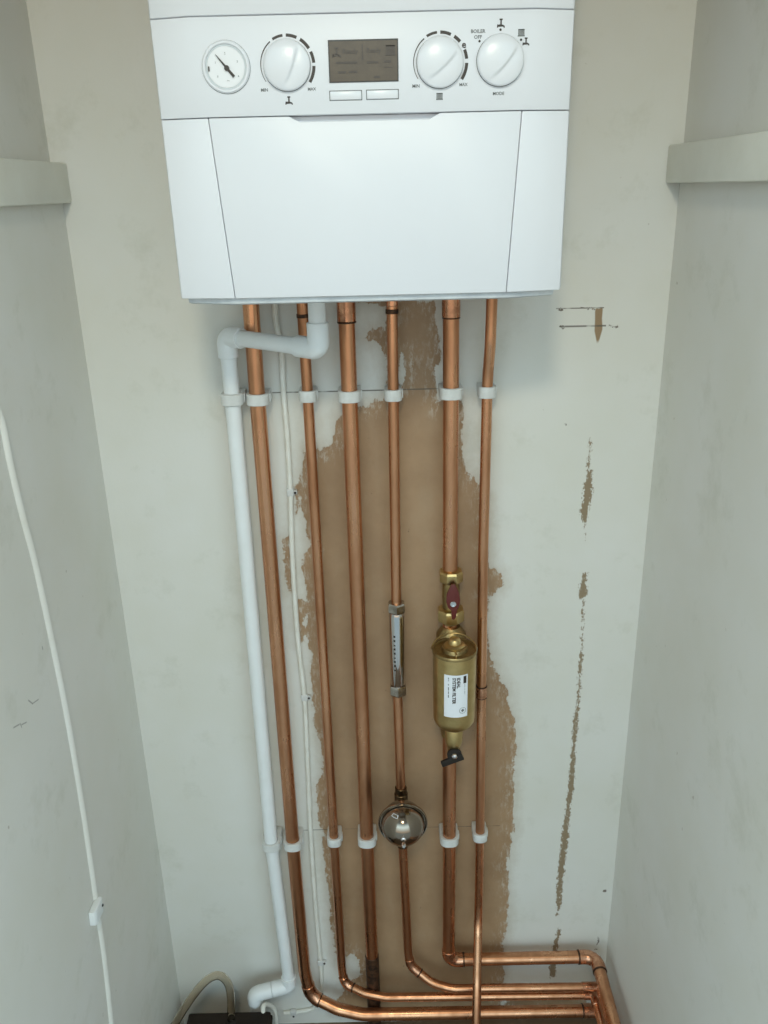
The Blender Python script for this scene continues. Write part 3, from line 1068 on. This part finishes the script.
# 6 (seventh): thin rightmost pipe, swinging forward at the bottom
path7 = fillet([Vector((at(492, 306, -0.040).x, -0.040, ZPIPE)), at(490.3, 345, -0.040), at(488, 372, -0.028)] + P([(487, 395), (483, 560), (480, 835), (478.7, 905)], Y15) +
               [at(478.2, 925, -0.032), at(477, 985, -0.098), at(475.5, 1060, -0.150)],
               [0.06, 0.06, 0.5, 0.5, 0.5, 0.06, 0.08, 0.1])
e = path7[-1]
path7 = path7 + [Vector((e.x, e.y - 0.004, 0.001))] if e.z > 0.002 else path7
pipe7 = pipe(path7, R15, 'thin rightmost copper pipe bending out in front of the level pipes')
s0 = s_at(path7, zsel(at(482, 686, Y15).z))
fitting(pipe7, path7, s0, s0 + 0.020, R15 + 0.0009)
joint(pipe7, path7, s0, R15 + 0.0014, 0.002)
joint(pipe7, path7, s0 + 0.0205, R15 + 0.0011, 0.0012)

# white waste pipe
RW = 0.0108
pa = at(226.6, 336.5, Y22 - 0.004)
Y_w = Y22 - 0.004
pb = at_z(318.8, 349, pa.z - 0.002)
if pb.y < -0.24: pb.y = -0.24
tw = Vector((pb.x, pb.y, ZPIPE))
wmid = [at(232.5, 400, Y_w), at(271.5, 845, Y_w), at(287.5, 972, Y_w)]
w_e = at(289.5, 985, Y_w)
w_d = at(254.5, 994, -0.046)
pathw = fillet([tw, pb, pa] + wmid[:2] + [w_e, w_d, Vector((w_d.x + 0.002, -0.047, 0.001))], [0.010, 0.010, 0.5, 0.5, 0.008, 0.009], n=8)
waste = tag(obj('waste_pipe', tube(pathw, RW, 24), M_pvc), 'white plastic condensate waste pipe left of the copper pipes, with elbows', 'pipe')


def elbow(par, path, corner, l0, l1, r):
    s = s_at(path, lambda p: (p - corner).length)
    b = tube(cut_path(path, s - l0, s + l1), r, 28, ends=0.0008)
    return obj('elbow', b, M_pvc, par)


elbow(waste, pathw, pb, 0.030, 0.034, RW + 0.0027)
elbow(waste, pathw, pa, 0.026, 0.026, RW + 0.0027)
elbow(waste, pathw, w_e, 0.020, 0.030, RW + 0.0026)
elbow(waste, pathw, w_d, 0.030, 0.018, RW + 0.0026)


# ------------------------------------------------------------------ clips
def clip(px, py, Y, rp, label, group, h=0.0155):
    c = at(px, py - 1.5, Y)
    ro = rp + 0.0046
    n = 48
    bm = bmesh.new()

    def outer(a):
        x, y = math.sin(a), -math.cos(a)          # a = 0 faces the room
        if y <= 0:                                # squarish rounded front
            k = 1.0 / (abs(x) ** 2.6 + abs(y) ** 2.6) ** (1 / 2.6)
            return c.x + x * ro * k, Y + y * ro * k * 0.97
        t = abs(y) / max(abs(x), abs(y))
        yb = -Y - 0.0006
        k = min(ro / max(abs(x), 1e-6), yb / max(abs(y), 1e-6))
        return c.x + x * k, Y + y * k
    lp = []
    for (sc, z) in ((1, -h / 2), (1, h / 2)):
        pass
    e = 0.0009
    A = [2 * PI * i / n for i in range(n)]
    ri = rp + 0.0004
    inner = lambda z: [(c.x + ri * math.sin(a), Y - ri * math.cos(a), c.z + z) for a in A]
    out = lambda z, sh: [((outer(a)[0] - c.x) * (1 - sh) + c.x, (outer(a)[1] - Y) * (1 - sh) + Y, c.z + z) for a in A]
    loops = [inner(-h / 2), out(-h / 2, 0.05), out(-h / 2 + e, 0.0), out(h / 2 - e, 0.0), out(h / 2, 0.05), inner(h / 2)]
    rows = [[bm.verts.new(p) for p in l] for l in loops]
    rows.append(rows[0])
    for a_, b_ in zip(rows, rows[1:]):
        for i in range(n):
            j = (i + 1) % n
            bm.faces.new((a_[i], a_[j], b_[j], b_[i]))
    root = tag(obj('pipe_clip', bm, M_clip), label, 'clip', group)
    # the moulded hinge lug on the side
    s = 1
    lug = box((c.x + s * ro - 0.001, Y + 0.002, c.z - h * 0.38), (c.x + s * ro + 0.0016, Y + 0.012, c.z + h * 0.38), 0.0006)
    obj('hinge', lug, M_clip, root)
    return root


UP = 'pipe clips in the upper row below the boiler'
LOW = 'pipe clips in the lower row'
clip(232.5, 400, Y_w, RW, 'white plastic clip on the white waste pipe, upper row', UP)
clip(258, 400, Y22, R22, 'white plastic clip on the leftmost copper pipe, upper row', UP)
clip(307.8, 397, Y15, R15, 'white plastic clip on the thin copper pipe right of the cable, upper row', UP)
clip(349.5, 397, Y22, R22, 'white plastic clip on the copper pipe that enters the floor, upper row', UP)
clip(393.2, 396, Y15, R15, 'white plastic clip above the chrome cylinder, upper row', UP)
clip(451, 394, Y22, R22, 'white plastic clip above the brass filter, upper row', UP)
clip(487, 393, Y15, R15, 'white plastic clip on the rightmost copper pipe, upper row', UP)
clip(271.5, 845, Y_w, RW, 'white plastic clip on the white waste pipe, lower row', LOW)
clip(293, 844, Y22, R22, 'white plastic clip on the leftmost copper pipe, lower row', LOW)
clip(334.3, 841, Y15, R15, 'white plastic clip on the thin copper pipe right of the cable, lower row', LOW)
clip(367, 840.5, Y22, R22, 'white plastic clip on the copper pipe left of the steel ball, lower row', LOW)
clip(449.2, 839.5, Y22, R22, 'white plastic clip below the brass filter, lower row', LOW)
clip(480, 836.5, Y15, R15, 'white plastic clip on the rightmost copper pipe, lower row', LOW)

# ------------------------------------------------------------------ chrome conditioner on the fourth pipe
ct = at(396.4, 602, Y15); cb = at(398.2, 694, Y15)
cond = thing('water_conditioner', 'slim chrome inline cylinder with hex nuts on the thin copper pipe', 'cylinder', cb)
ax = (ct - cb).normalized()
L_ = (ct - cb).length
rb = 0.0120
obj('body', lathe(cb, ax, [(rb - 0.003, 0.016), (rb, 0.021), (rb, L_ - 0.022), (rb - 0.0015, L_ - 0.016)], 32), M_chrome, cond)
for nm, a, b_ in (('nut', 0.0, 0.018), ('nut', L_ - 0.017, L_)):
    obj(nm, lathe(cb, ax, [(R15 + 0.0005, a), (0.0125, a + 0.0005), (0.0140, a + 0.003), (0.0140, b_ - 0.003), (0.0125, b_ - 0.0005), (R15 + 0.0005, b_)], 6), M_chrome_dull, cond, smooth=20)
# dark printed marks along the left of its face (unreadable in the photo)
bm = None
u_, v_, _ = frame_of(ax)
for k in range(9):
    z0 = L_ * (0.30 + 0.045 * k)
    for th in (R(-28),):
        pts = []
        for dz in (0, 0.0034 if k % 3 else 0.0020):
            for da in (0, R(14)):
                dirx = Vector((math.sin(th + da), -math.cos(th + da), 0))
                pts.append(cb + ax * (z0 + dz) + dirx * (rb + 0.00025))
        b = bmesh.new()
        vs = [b.verts.new(p) for p in (pts[0], pts[1], pts[3], pts[2])]
        b.faces.new(vs)
        bm = merge(bm, b)
obj('printed_marks', bm, M_ink, cond, smooth=0)

# ------------------------------------------------------------------ steel ball vessel
Yv = -0.082
vc = at(402.8, 823, Yv)
Rv = 0.0352
ves = thing('expansion_vessel', 'shiny steel ball vessel with a rim and nipple on the thin copper pipe', 'vessel', vc)
prof = []
for i in range(0, 19):
    a = -PI / 2 + PI * i / 36 * 1.0
    prof.append((max(0.0, Rv * math.cos(a)), Rv * 1.04 * math.sin(a)))
back = [p for p in prof if p[1] < -0.002]
front = [(r, -s) for r, s in reversed(back)]
rim = [(Rv + 0.0005, -0.0022), (Rv + 0.0030, -0.0020), (Rv + 0.0036, 0.0), (Rv + 0.0030, 0.0020), (Rv + 0.0005, 0.0022)]
obj('shell', lathe(vc, (0, -1, 0), back + front, 64), M_steel, ves, smooth=50)
obj('rim', lathe(vc, (0, -1, 0), [(Rv - 0.004, -0.0034), (Rv + 0.0030, -0.0034), (Rv + 0.0044, -0.0020), (Rv + 0.0047, 0.0), (Rv + 0.0044, 0.0022), (Rv + 0.0036, 0.0032), (Rv + 0.0026, 0.0030), (Rv + 0.0012, 0.0006), (Rv - 0.004, 0.0006)], 64), M_steel, ves, smooth=40)
tip = vc + Vector((0, -Rv * 1.04, 0))
obj('nipple', lathe(tip + Vector((0, 0.0015, 0)), (0, -1, 0), [(0.0042, 0), (0.0042, 0.003), (0.0022, 0.004), (0.0022, 0.010), (0.0031, 0.0105), (0.0031, 0.0165), (0.0022, 0.018)], 20), M_chrome, ves)
# little outlined sticker on the upper left of the shell
bm = bmesh.new()


def on_ball(az, el):
    d = Vector((math.sin(az) * math.cos(el), -math.cos(az) * math.cos(el), math.sin(el)))
    return vc + Vector((d.x * (Rv + 0.0002), d.y * (Rv * 1.04 + 0.0002), d.z * (Rv + 0.0002)))


def ball_patch(bm, a0, e0, a1, e1, n=6):
    g = [[bm.verts.new(on_ball(a0 + (a1 - a0) * i / n, e0 + (e1 - e0) * j / 2)) for j in range(3)] for i in range(n + 1)]
    for i in range(n):
        for j in range(2):
            bm.faces.new((g[i][j], g[i + 1][j], g[i + 1][j + 1], g[i][j + 1]))


A0, A1, E0, E1 = R(-52), R(-22), R(50), R(59)
for (a0, e0, a1, e1) in ((A0, E0, A1, E0 + 0.02), (A0, E1 - 0.02, A1, E1), (A0, E0, A0 + 0.05, E1), (A1 - 0.05, E0, A1, E1)):
    ball_patch(bm, a0, e0, a1, e1)
obj('sticker', bm, M_label, ves, smooth=0)
# tee behind the ball
tz = at(401.5, 808, Y15).z
ptee = cut_path(path4, s_at(path4, zsel(at(400.5, 787, Y15).z)), s_at(path4, zsel(at(402.5, 846, Y15).z)))
tee = tube(ptee, R15 + 0.0022, 24, ends=0.001)
tee = tube(cut_path(ptee, 0.012, 0.050), R15 + 0.0036, 24, tee, ends=0.001)
tee = lathe(Vector((vc.x, Yv + Rv * 0.8, vc.z)), (0, 1, 0), [(0.009, 0), (0.009, 0.028)], 24, tee)
obj('tee', tee, M_tee, ves)

# ------------------------------------------------------------------ isolating valve above the filter
vt = at(451, 569, Y22); v2 = at(450.5, 623, Y22)
valve = thing('isolating_valve', 'brass isolating valve with a dark red lever above the filter', 'valve', v2)
Lv = vt.z - v2.z
zz = lambda py: at(451, py, Y22).z - v2.z
o_ = Vector((vt.x, Y22, v2.z))
obj('body', lathe(o_, (0, 0, 1), [(0.0125, 0.001), (0.0125, zz(607)), (0.0128, zz(600)), (0.0135, zz(592)), (0.0128, zz(584)), (0.0120, zz(581))], 32), M_brass_dark, valve)
obj('upper_nut', lathe(o_, (0, 0, 1), [(0.0125, zz(582)), (0.0178, zz(580)), (0.0184, zz(579)), (0.0184, zz(572)), (0.0168, zz(570)), (0.0118, zz(569))], 8, phase=PI / 8), M_brass, valve, smooth=20)
obj('lower_nut', lathe(o_, (0, 0, 1), [(0.0150, zz(620.5)), (0.0204, zz(619)), (0.0210, zz(617.5)), (0.0210, zz(610)), (0.0196, zz(608)), (0.0130, zz(607))], 8, phase=PI / 8), M_brass, valve, smooth=20)
# spindle boss, lever and screw
lc = at(452.5, 602.5, -0.052)
obj('boss', lathe(Vector((lc.x, Y22 - 0.008, lc.z)), (0, -1, 0), [(0.0085, 0), (0.0085, 0.012), (0.007, 0.013)], 20), M_brass_dark, valve)
k = 1.0
lev = [(-0.0015, 0.0245), (0.0030, 0.0245), (0.0060, 0.0190), (0.0085, 0.0125), (0.0100, 0.0040), (0.0090, -0.0050), (0.0060, -0.0105), (0.0048, -0.0200),
       (0.0020, -0.0240), (-0.0010, -0.0225), (-0.0018, -0.0110), (-0.0060, -0.0070), (-0.0085, 0.0010), (-0.0080, 0.0110), (-0.0050, 0.0180)]
bm = bmesh.new()
add_loops(bm, [[(lc.x + x * 1.1, lc.y + 0.001, lc.z + z * 1.2 + 0.001) for x, z in lev], [(lc.x + x * 1.1, lc.y - 0.0035, lc.z + z * 1.2 + 0.001) for x, z in lev]])
bmesh.ops.recalc_face_normals(bm, faces=bm.faces)
bevel_sharp(bm, 0.0009, 2)
obj('lever', bm, M_red, valve, label='dark red butterfly lever')
obj('screw', lathe(Vector((lc.x + 0.0006, lc.y - 0.003, lc.z - 0.001)), (0, -1, 0), [(0.0046, 0), (0.0046, 0.0016), (0.0040, 0.0022), (0.0026, 0.0022), (0.0026, 0.0012), (0.0, 0.0012)], 20), M_chrome, valve)

# ------------------------------------------------------------------ brass filter
Yf = -0.080
ft = at(454, 648.5, Yf)           # centre of the lid
fb = at(454.6, 716, Yf)           # lower end of the straight side
RF = 0.0318
Hf = ft.z - fb.z
filt = thing('filter', 'brass cylinder filter with a white printed label in front of the copper pipe', 'filter', (ft.x, Yf, fb.z - 0.03))
fo = Vector((0.5 * (ft.x + fb.x), Yf, fb.z))
obj('body', lathe(fo, (0, 0, 1), [(0.0105, -0.0200), (0.014, -0.0185), (0.020, -0.016), (0.0275, -0.010), (0.0308, -0.004), (RF, 0.003), (RF, Hf - 0.006), (RF - 0.0006, Hf - 0.003), (RF - 0.003, Hf - 0.002), (0.006, Hf - 0.002)], 64), M_brass, filt, smooth=40)
# lid: raised rim, recess, boss with flange and a rib
obj('lid', lathe(fo, (0, 0, 1), [(RF - 0.004, Hf - 0.004), (RF + 0.0012, Hf - 0.004), (RF + 0.0016, Hf - 0.001), (RF + 0.0004, Hf + 0.001), (RF - 0.0016, Hf + 0.001), (RF - 0.0026, Hf - 0.0015),
                                 (0.020, Hf - 0.0015), (0.018, Hf + 0.004), (0.0155, Hf + 0.005)], 64), M_brass_dark, filt, smooth=40)
plug = lathe(fo, (0, 0, 1), [(0.0155, Hf + 0.003), (0.0155, Hf + 0.0065), (0.0125, Hf + 0.0085), (0.0095, Hf + 0.009), (0.009, Hf + 0.014), (0.0065, Hf + 0.0175), (0.003, Hf + 0.0185)], 32)
obj('vent_plug', plug, M_brass, filt, smooth=40)
obj('rib', box((fo.x - 0.0012, Yf - RF + 0.003, fo.z + Hf - 0.002), (fo.x + 0.0012, Yf - 0.017, fo.z + Hf + 0.0055), 0.0006), M_brass, filt)
# wire bail over the lid
bail = [fo + Vector((math.sin(a) * (RF + 0.0024), -math.cos(a) * (RF + 0.0024), Hf - 0.0055 + 0.012 * max(0, -math.cos(a)))) for a in [R(-100 - 160 * i / 24) for i in range(25)]]
obj('wire_bail', tube(bail, 0.0011, 10), M_brass, filt)
# casting that joins body and pipe
hz0 = at(450.5, 628, Y22).z; hz1 = at(450.5, 735, Y22).z
cast = lathe(Vector((fo.x - 0.001, Y22, hz1)), (0, 0, 1), [(0.0125, 0), (0.0155, 0.002), (0.0165, 0.02), (0.0205, 0.035), (0.0235, hz0 - hz1 - 0.02), (0.0225, hz0 - hz1 - 0.008), (0.0165, hz0 - hz1), (0.0135, hz0 - hz1 + 0.004)], 40)
cast = box((fo.x - 0.016, Yf + 0.012, fo.z + 0.01), (fo.x + 0.016, Y22, fo.z + Hf - 0.01), 0.003, 2, cast)
obj('manifold', cast, M_brass_dark, filt, smooth=40)
# label wrapped on the cylinder


def on_cyl(az, z, e=0.0004): 
    return Vector((fo.x + (RF + e) * math.sin(az), Yf - (RF + e) * math.cos(az), z))


def az_of(px, py):
    d = ray(px, py)
    # meet the cylinder
    ox, oy = CAM.x - fo.x, CAM.y - Yf
    a = d.x ** 2 + d.y ** 2; b = 2 * (ox * d.x + oy * d.y); c_ = ox * ox + oy * oy - RF ** 2
    t = (-b - math.sqrt(max(0, b * b - 4 * a * c_))) / (2 * a)
    p = CAM + d * t
    return math.atan2(p.x - fo.x, -(p.y - Yf)), p.z


aL, zA = az_of(444.3, 676); aR, _ = az_of(467.6, 676)
_, zB_ = az_of(453, 717.5)
_, zA = az_of(453, 675.5)
bm = bmesh.new()
n = 14
rows = []
for e in (0.0, 0.0004):
    rows.append(([bm.verts.new(on_cyl(aL + (aR - aL) * i / n, zB_, e)) for i in range(n + 1)], [bm.verts.new(on_cyl(aL + (aR - aL) * i / n, zA, e)) for i in range(n + 1)]))
for i in range(n):
    bm.faces.new((rows[1][0][i], rows[1][0][i + 1], rows[1][1][i + 1], rows[1][1][i]))
lab = obj('label', bm, M_label, filt, label='white printed label')


def label_text(s, w, u, v):
    """text reading downwards; u across the label 0..1, v down the label 0..1 (start)"""
    b = text_mesh(s, 0.01, w, 0.042)
    zc_ = zA - (zA - zB_) * v - w / 2
    a_ = aL + (aR - aL) * u
    for q in b.verts:
        x, y = q.co.x, q.co.y
        q.co = on_cyl(a_ + y / RF, zc_ - x, 0.0006)
    return obj('label_lettering', b, M_ink, lab, smooth=0)


hL = zA - zB_
label_text('IDEAL', hL * 0.245, 0.60, 0.055)
label_text('SYSTEM FILTER', hL * 0.62, 0.42, 0.055)


def label_bar(u0_, u1_, v0_, v1_, bm=None):
    b = bmesh.new()
    n = 3
    A = [aL + (aR - aL) * (u0_ + (u1_ - u0_) * i / n) for i in range(n + 1)]
    z0_, z1_ = zA - hL * v0_, zA - hL * v1_
    lo = [b.verts.new(on_cyl(a, z1_, 0.0006)) for a in A]; hi = [b.verts.new(on_cyl(a, z0_, 0.0006)) for a in A]
    for i in range(n): b.faces.new((lo[i], lo[i + 1], hi[i + 1], hi[i]))
    return merge(bm, b)


obj('printed_block', label_bar(0.80, 0.93, 0.03, 0.20), M_ink, lab, smooth=0)
bm = None
for v0_, v1_ in ((0.06, 0.10), (0.12, 0.14), (0.21, 0.24), (0.28, 0.36), (0.38, 0.44), (0.46, 0.53)): bm = label_bar(0.17, 0.21, v0_, v1_, bm)
obj('fine_print', bm, M_ink_grey, lab, smooth=0)
bm = None
for v0_, v1_ in ((0.22, 0.30), (0.32, 0.36), (0.38, 0.46)): bm = label_bar(0.855, 0.87, v0_, v1_, bm)
obj('fine_print', bm, M_ink_grey, lab, smooth=0)
bm = bmesh.new()
ac = aL + (aR - aL) * 0.78; zc_ = zA - hL * 0.84
for r_in, r_out in ((0.0046, 0.0052), (0.0, 0.0028)):
    n = 24
    A = [bm.verts.new(on_cyl(ac + r_out * math.cos(2 * PI * i / n) / RF, zc_ + r_out * math.sin(2 * PI * i / n), 0.0006)) for i in range(n)]
    if r_in:
        B = [bm.verts.new(on_cyl(ac + r_in * math.cos(2 * PI * i / n) / RF, zc_ + r_in * math.sin(2 * PI * i / n), 0.0006)) for i in range(n)]
        for i in range(n): bm.faces.new((A[i], A[(i + 1) % n], B[(i + 1) % n], B[i]))
    else:
        for i in range(0, n, 3):
            bm.faces.new((A[i], A[i + 1], A[i + 2]))
        bm.faces.new([A[i] for i in range(0, n, 6)])
obj('round_emblem', bm, M_ink_grey, lab, smooth=0)
# drain cock with a black lever under the body
dz = at(454, 750, Yf).z
drn = obj('drain_cock', lathe(Vector((fo.x, Yf, dz - 0.006)), (0, 0, 1), [(0.0085, 0), (0.0100, 0.002), (0.0100, 0.014), (0.0128, 0.019), (0.0136, 0.026), (0.0140, fo.z - dz - 0.014), (0.0120, fo.z - dz - 0.011)], 28), M_brass, filt)
obj('collar', lathe(Vector((fo.x, Yf, dz + 0.012)), (0, 0, 1), [(0.0100, 0), (0.0122, 0.0015), (0.0122, 0.0035), (0.0110, 0.005)], 28), M_brass, drn)
lz = Vector((fo.x, Yf - 0.0125, dz))
bm = lathe(lz + Vector((0, 0.003, 0)), (0, -1, 0), [(0.0112, 0), (0.0112, 0.0045)], 28)
dirv = (at(439.5, 761, Yf - 0.014) - at(462, 752, Yf - 0.014)).normalized()
nv = Vector((-dirv.z, 0, dirv.x))
o2 = lz + Vector((0.007, 0, -0.004))
b = bmesh.new()
q = [o2 - dirv * 0.006 + nv * 0.0062, o2 - dirv * 0.006 - nv * 0.0062, o2 + dirv * 0.029 - nv * 0.0050, o2 + dirv * 0.030 + nv * 0.0050]
add_loops(b, [[p + Vector((0, 0.002, 0)) for p in q], [p + Vector((0, -0.003, 0)) for p in q]])
bmesh.ops.recalc_face_normals(b, faces=b.faces)
bevel_sharp(b, 0.0012, 2)
obj('drain_lever', merge(bm, b), M_black, drn, label='black lever')
obj('screw', lathe(lz + Vector((0, -0.001, 0.0005)), (0, -1, 0), [(0.0052, 0), (0.0052, 0.003), (0.0044, 0.0046), (0.0016, 0.0055)], 6), M_chrome, drn, smooth=20)

# ------------------------------------------------------------------ cables
rc = 0.0040
Yc = -0.0040
cab_pts = [Vector((at(275.5, 308, -0.012).x, -0.012, ZPIPE)), at(276, 322, -0.008), at(281, 345, Yc), at(283.5, 392, Yc), at(287.5, 440, Yc), at(290.3, 492, Yc), at(292.6, 560, Yc), at(298, 640, Yc),
           at(304.5, 697, Yc), at(307.5, 760, Yc), at(310.5, 830, Yc), at(315, 900, Yc), at(320.5, 962, Yc), at(321.5, 990, Yc), at(315, 1007, Yc), at(300, 1011.5, Yc), at(284, 1013, Yc)]
cab = tag(obj('cable', tube(smooth_path(cab_pts), rc, 14), M_cable), 'thin white cable hanging between the copper pipes from the boiler to the floor', 'cable')


def cable_clip(px, py, X=None, label='', vert=True, w=0.0085, r=0.0036):
    c = at(px, py, Yc)
    path_h = 0.0052
    lo = Vector((c.x - 0.0045, -0.0076, c.z - path_h)); hi = Vector((c.x + 0.0045, -0.0003, c.z + path_h))
    if not vert:
        lo = Vector((c.x - path_h, -0.0076, c.z - 0.0045)); hi = Vector((c.x + path_h, -0.0003, c.z + 0.0045))
    root = thing('cable_clip', label, 'clip', c, 'cable clips on the back wall')
    lo = c + (lo - c) * 1.15; hi = c + (hi - c) * 1.15; hi.y = -0.0003
    obj('saddle', box(lo, hi, 0.0016, 3), M_clip, root)
    e = Vector((hi.x + 0.0022, -0.004, c.z)) if vert else Vector((c.x, -0.004, lo.z - 0.0022))
    obj('lug', box(e - Vector((0.0028, 0.0034, 0.0028)), e + Vector((0.0028, 0.0034, 0.0028)), 0.0008), M_clip, root)
    obj('nail', lathe(e + Vector((0, -0.0028, 0)), (0, -1, 0), [(0.0019, 0), (0.0019, 0.0016), (0.0012, 0.0022)], 12), M_ink, root, label='dark nail head')
    return root


cable_clip(290.3, 492, label='small white cable clip beside the thin pipe, topmost on the cable')
cable_clip(304.5, 697, label='small white cable clip level with the chrome cylinder')
cable_clip(320.5, 962, label='small white cable clip low on the upright cable near the floor')
cable_clip(293.5, 1012, label='small white cable clip at the foot of the wall beside the pump', vert=False)

# clear hose, pump and its lead at bottom left
zp = at(230, 1015, -0.075).z
px0 = at(188, 1016, -0.075).x; px1 = at(270.5, 1014, -0.075).x
pump = thing('condensate_pump', 'black condensate pump box on the floor at bottom left', 'pump', ((px0 + px1) / 2, -0.15, 0.0))
obj('case', box((px0, -0.205, 0.001), (px1, -0.068, zp), 0.004, 3), M_pump, pump)
obj('lid', box((px0 - 0.002, -0.207, zp - 0.022), (px1 + 0.002, -0.066, zp - 0.012), 0.002, 2), M_pump, pump)
hc = at(230.3, 1012, -0.09)
obj('hose_spigot', lathe(Vector((hc.x, -0.09, zp - 0.003)), (0, 0, 1), [(0.0075, 0), (0.0075, 0.006), (0.0062, 0.007), (0.0062, 0.016)], 20), M_black, pump)
hp = [Vector((hc.x, -0.09, zp + 0.010)), at(230.8, 996, -0.091), at(227.5, 982.5, -0.093), at(219.5, 975.5, -0.097), at(209, 978.5, -0.102), at(197, 990.5, -0.108), at(185, 1007.5, -0.115), at(174, 1026, -0.122),
      at(166, 1045, -0.13)]
hb = tube(smooth_path(hp), 0.0070, 20, cap=False)
hose = tag(obj('clear_hose', hb, M_hose), 'clear plastic hose looping out of the black pump box', 'hose')
sm = hose.modifiers.new('wall', 'SOLIDIFY')
sm.thickness = 0.0008
sm.offset = -1.0
lead = [at(263, 1012, -0.074), at(263.5, 1006, -0.062), at(268, 1004.5, -0.052), at(273.5, 1008.5, -0.046), at(276, 1016, -0.044), at(276.3, 1026, -0.043), at(276, 1036, -0.043)]
lead[0].z = zp - 0.006
tag(obj('pump_lead', tube(smooth_path(lead), 0.0040, 14), M_cable), 'white flex curling over the corner of the black pump box', 'cable')
lead2 = [at(279, 1011.2, -0.003), at(294, 1008.6, -0.0026), at(308, 1007.4, -0.0026), at(318, 1002, -0.0026)]

# painted-over cable on the left wall with its clip
lw = [(-10, 395), (0, 422), (8, 462), (20, 513), (33, 562), (50, 640), (66, 720), (82, 815), (95.5, 908), (103, 960), (110, 1024), (116, 1085)]
lp = [at_x(x, y, XL - 0.0012) for x, y in lw]
tag(obj('wall_cable', tube(smooth_path(lp), 0.0060, 16), M_paint), 'cable painted over along the left wall under the batten', 'cable')
c = at_x(95.5, 911, XL + 0.004)
lc_ = thing('cable_clip', 'white cable clip on the painted cable of the left wall', 'clip', c)
d_ = (lp[9] - lp[7]).normalized()
wv = Vector((1, 0, 0)); hv = d_.cross(wv).normalized()
bm = bmesh.new()
prof_ = [(-0.0155, 0.0004 - 0.004), (-0.0155, 0.0040), (-0.012, 0.0060), (0.012, 0.0060), (0.0155, 0.0040), (0.0155, 0.0004 - 0.004)]
add_loops(bm, [[c + d_ * t + hv * a + wv * b_ for a, b_ in prof_] for t in (-0.0105, 0.0105)])
bmesh.ops.recalc_face_normals(bm, faces=bm.faces)
bevel_sharp(bm, 0.0008, 2)
obj('saddle', bm, M_pvc, lc_)
obj('nail', lathe(c + hv * -0.0105 + Vector((0.0055, 0, 0)) + Vector((-0.003, 0, 0)), (1, 0, 0), [(0.0022, 0), (0.0022, 0.004), (0.0012, 0.005)], 12), M_ink, lc_)

# ------------------------------------------------------------------ light
ld = bpy.data.lights.new('ceiling_lamp', 'AREA')
ld.shape = 'DISK'
ld.size = 0.16
ld.energy = 7.3
ld.color = (1.0, 0.90, 0.66)
lo = bpy.data.objects.new('ceiling_lamp', ld)
COL.objects.link(lo)
lo.location = (-0.05, -1.46, 2.12)
tgt = Vector((0, -0.95, 0.9))
lo.rotation_euler = (tgt - lo.location).to_track_quat('-Z', 'Y').to_euler()

w = bpy.data.worlds.new('daylight')
SC.world = w
w.use_nodes = True
bg = w.node_tree.nodes['Background']
# cool daylight from above, dim and warm towards the ground
wn = w.node_tree
wt = nd(wn, 'ShaderNodeTexCoord')
wx = nd(wn, 'ShaderNodeSeparateXYZ')
wn.links.new(wt.outputs['Generated'], wx.inputs[0])
wm = nd(wn, 'ShaderNodeMapRange', i_1=-0.1, i_2=0.9)
wn.links.new(wx.outputs['Z'], wm.inputs[0])
wr = nd(wn, 'ShaderNodeValToRGB')
wr.color_ramp.elements[0].position = 0.0
wr.color_ramp.elements[0].color = (0.27, 0.235, 0.18, 1)
wr.color_ramp.elements[1].position = 1.0
wr.color_ramp.elements[1].color = (0.05, 0.06, 0.065, 1)
e_ = wr.color_ramp.elements.new(0.19)
e_.color = (0.34, 0.39, 0.39, 1)
e_ = wr.color_ramp.elements.new(0.50)
e_.color = (0.62, 0.875, 1.0, 1)
e_ = wr.color_ramp.elements.new(0.62)
e_.color = (0.39, 0.55, 0.63, 1)
e_ = wr.color_ramp.elements.new(0.76)
e_.color = (0.08, 0.105, 0.115, 1)
wn.links.new(wm.outputs[0], wr.inputs[0])
wn.links.new(wr.outputs[0], bg.inputs[0])
bg.inputs[1].default_value = 3.25

SC.view_settings.view_transform = 'Standard'
SC.view_settings.look = 'None'
SC.view_settings.exposure = 0.0
SC.view_settings.gamma = 1.0
SC.view_settings.use_curve_mapping = False
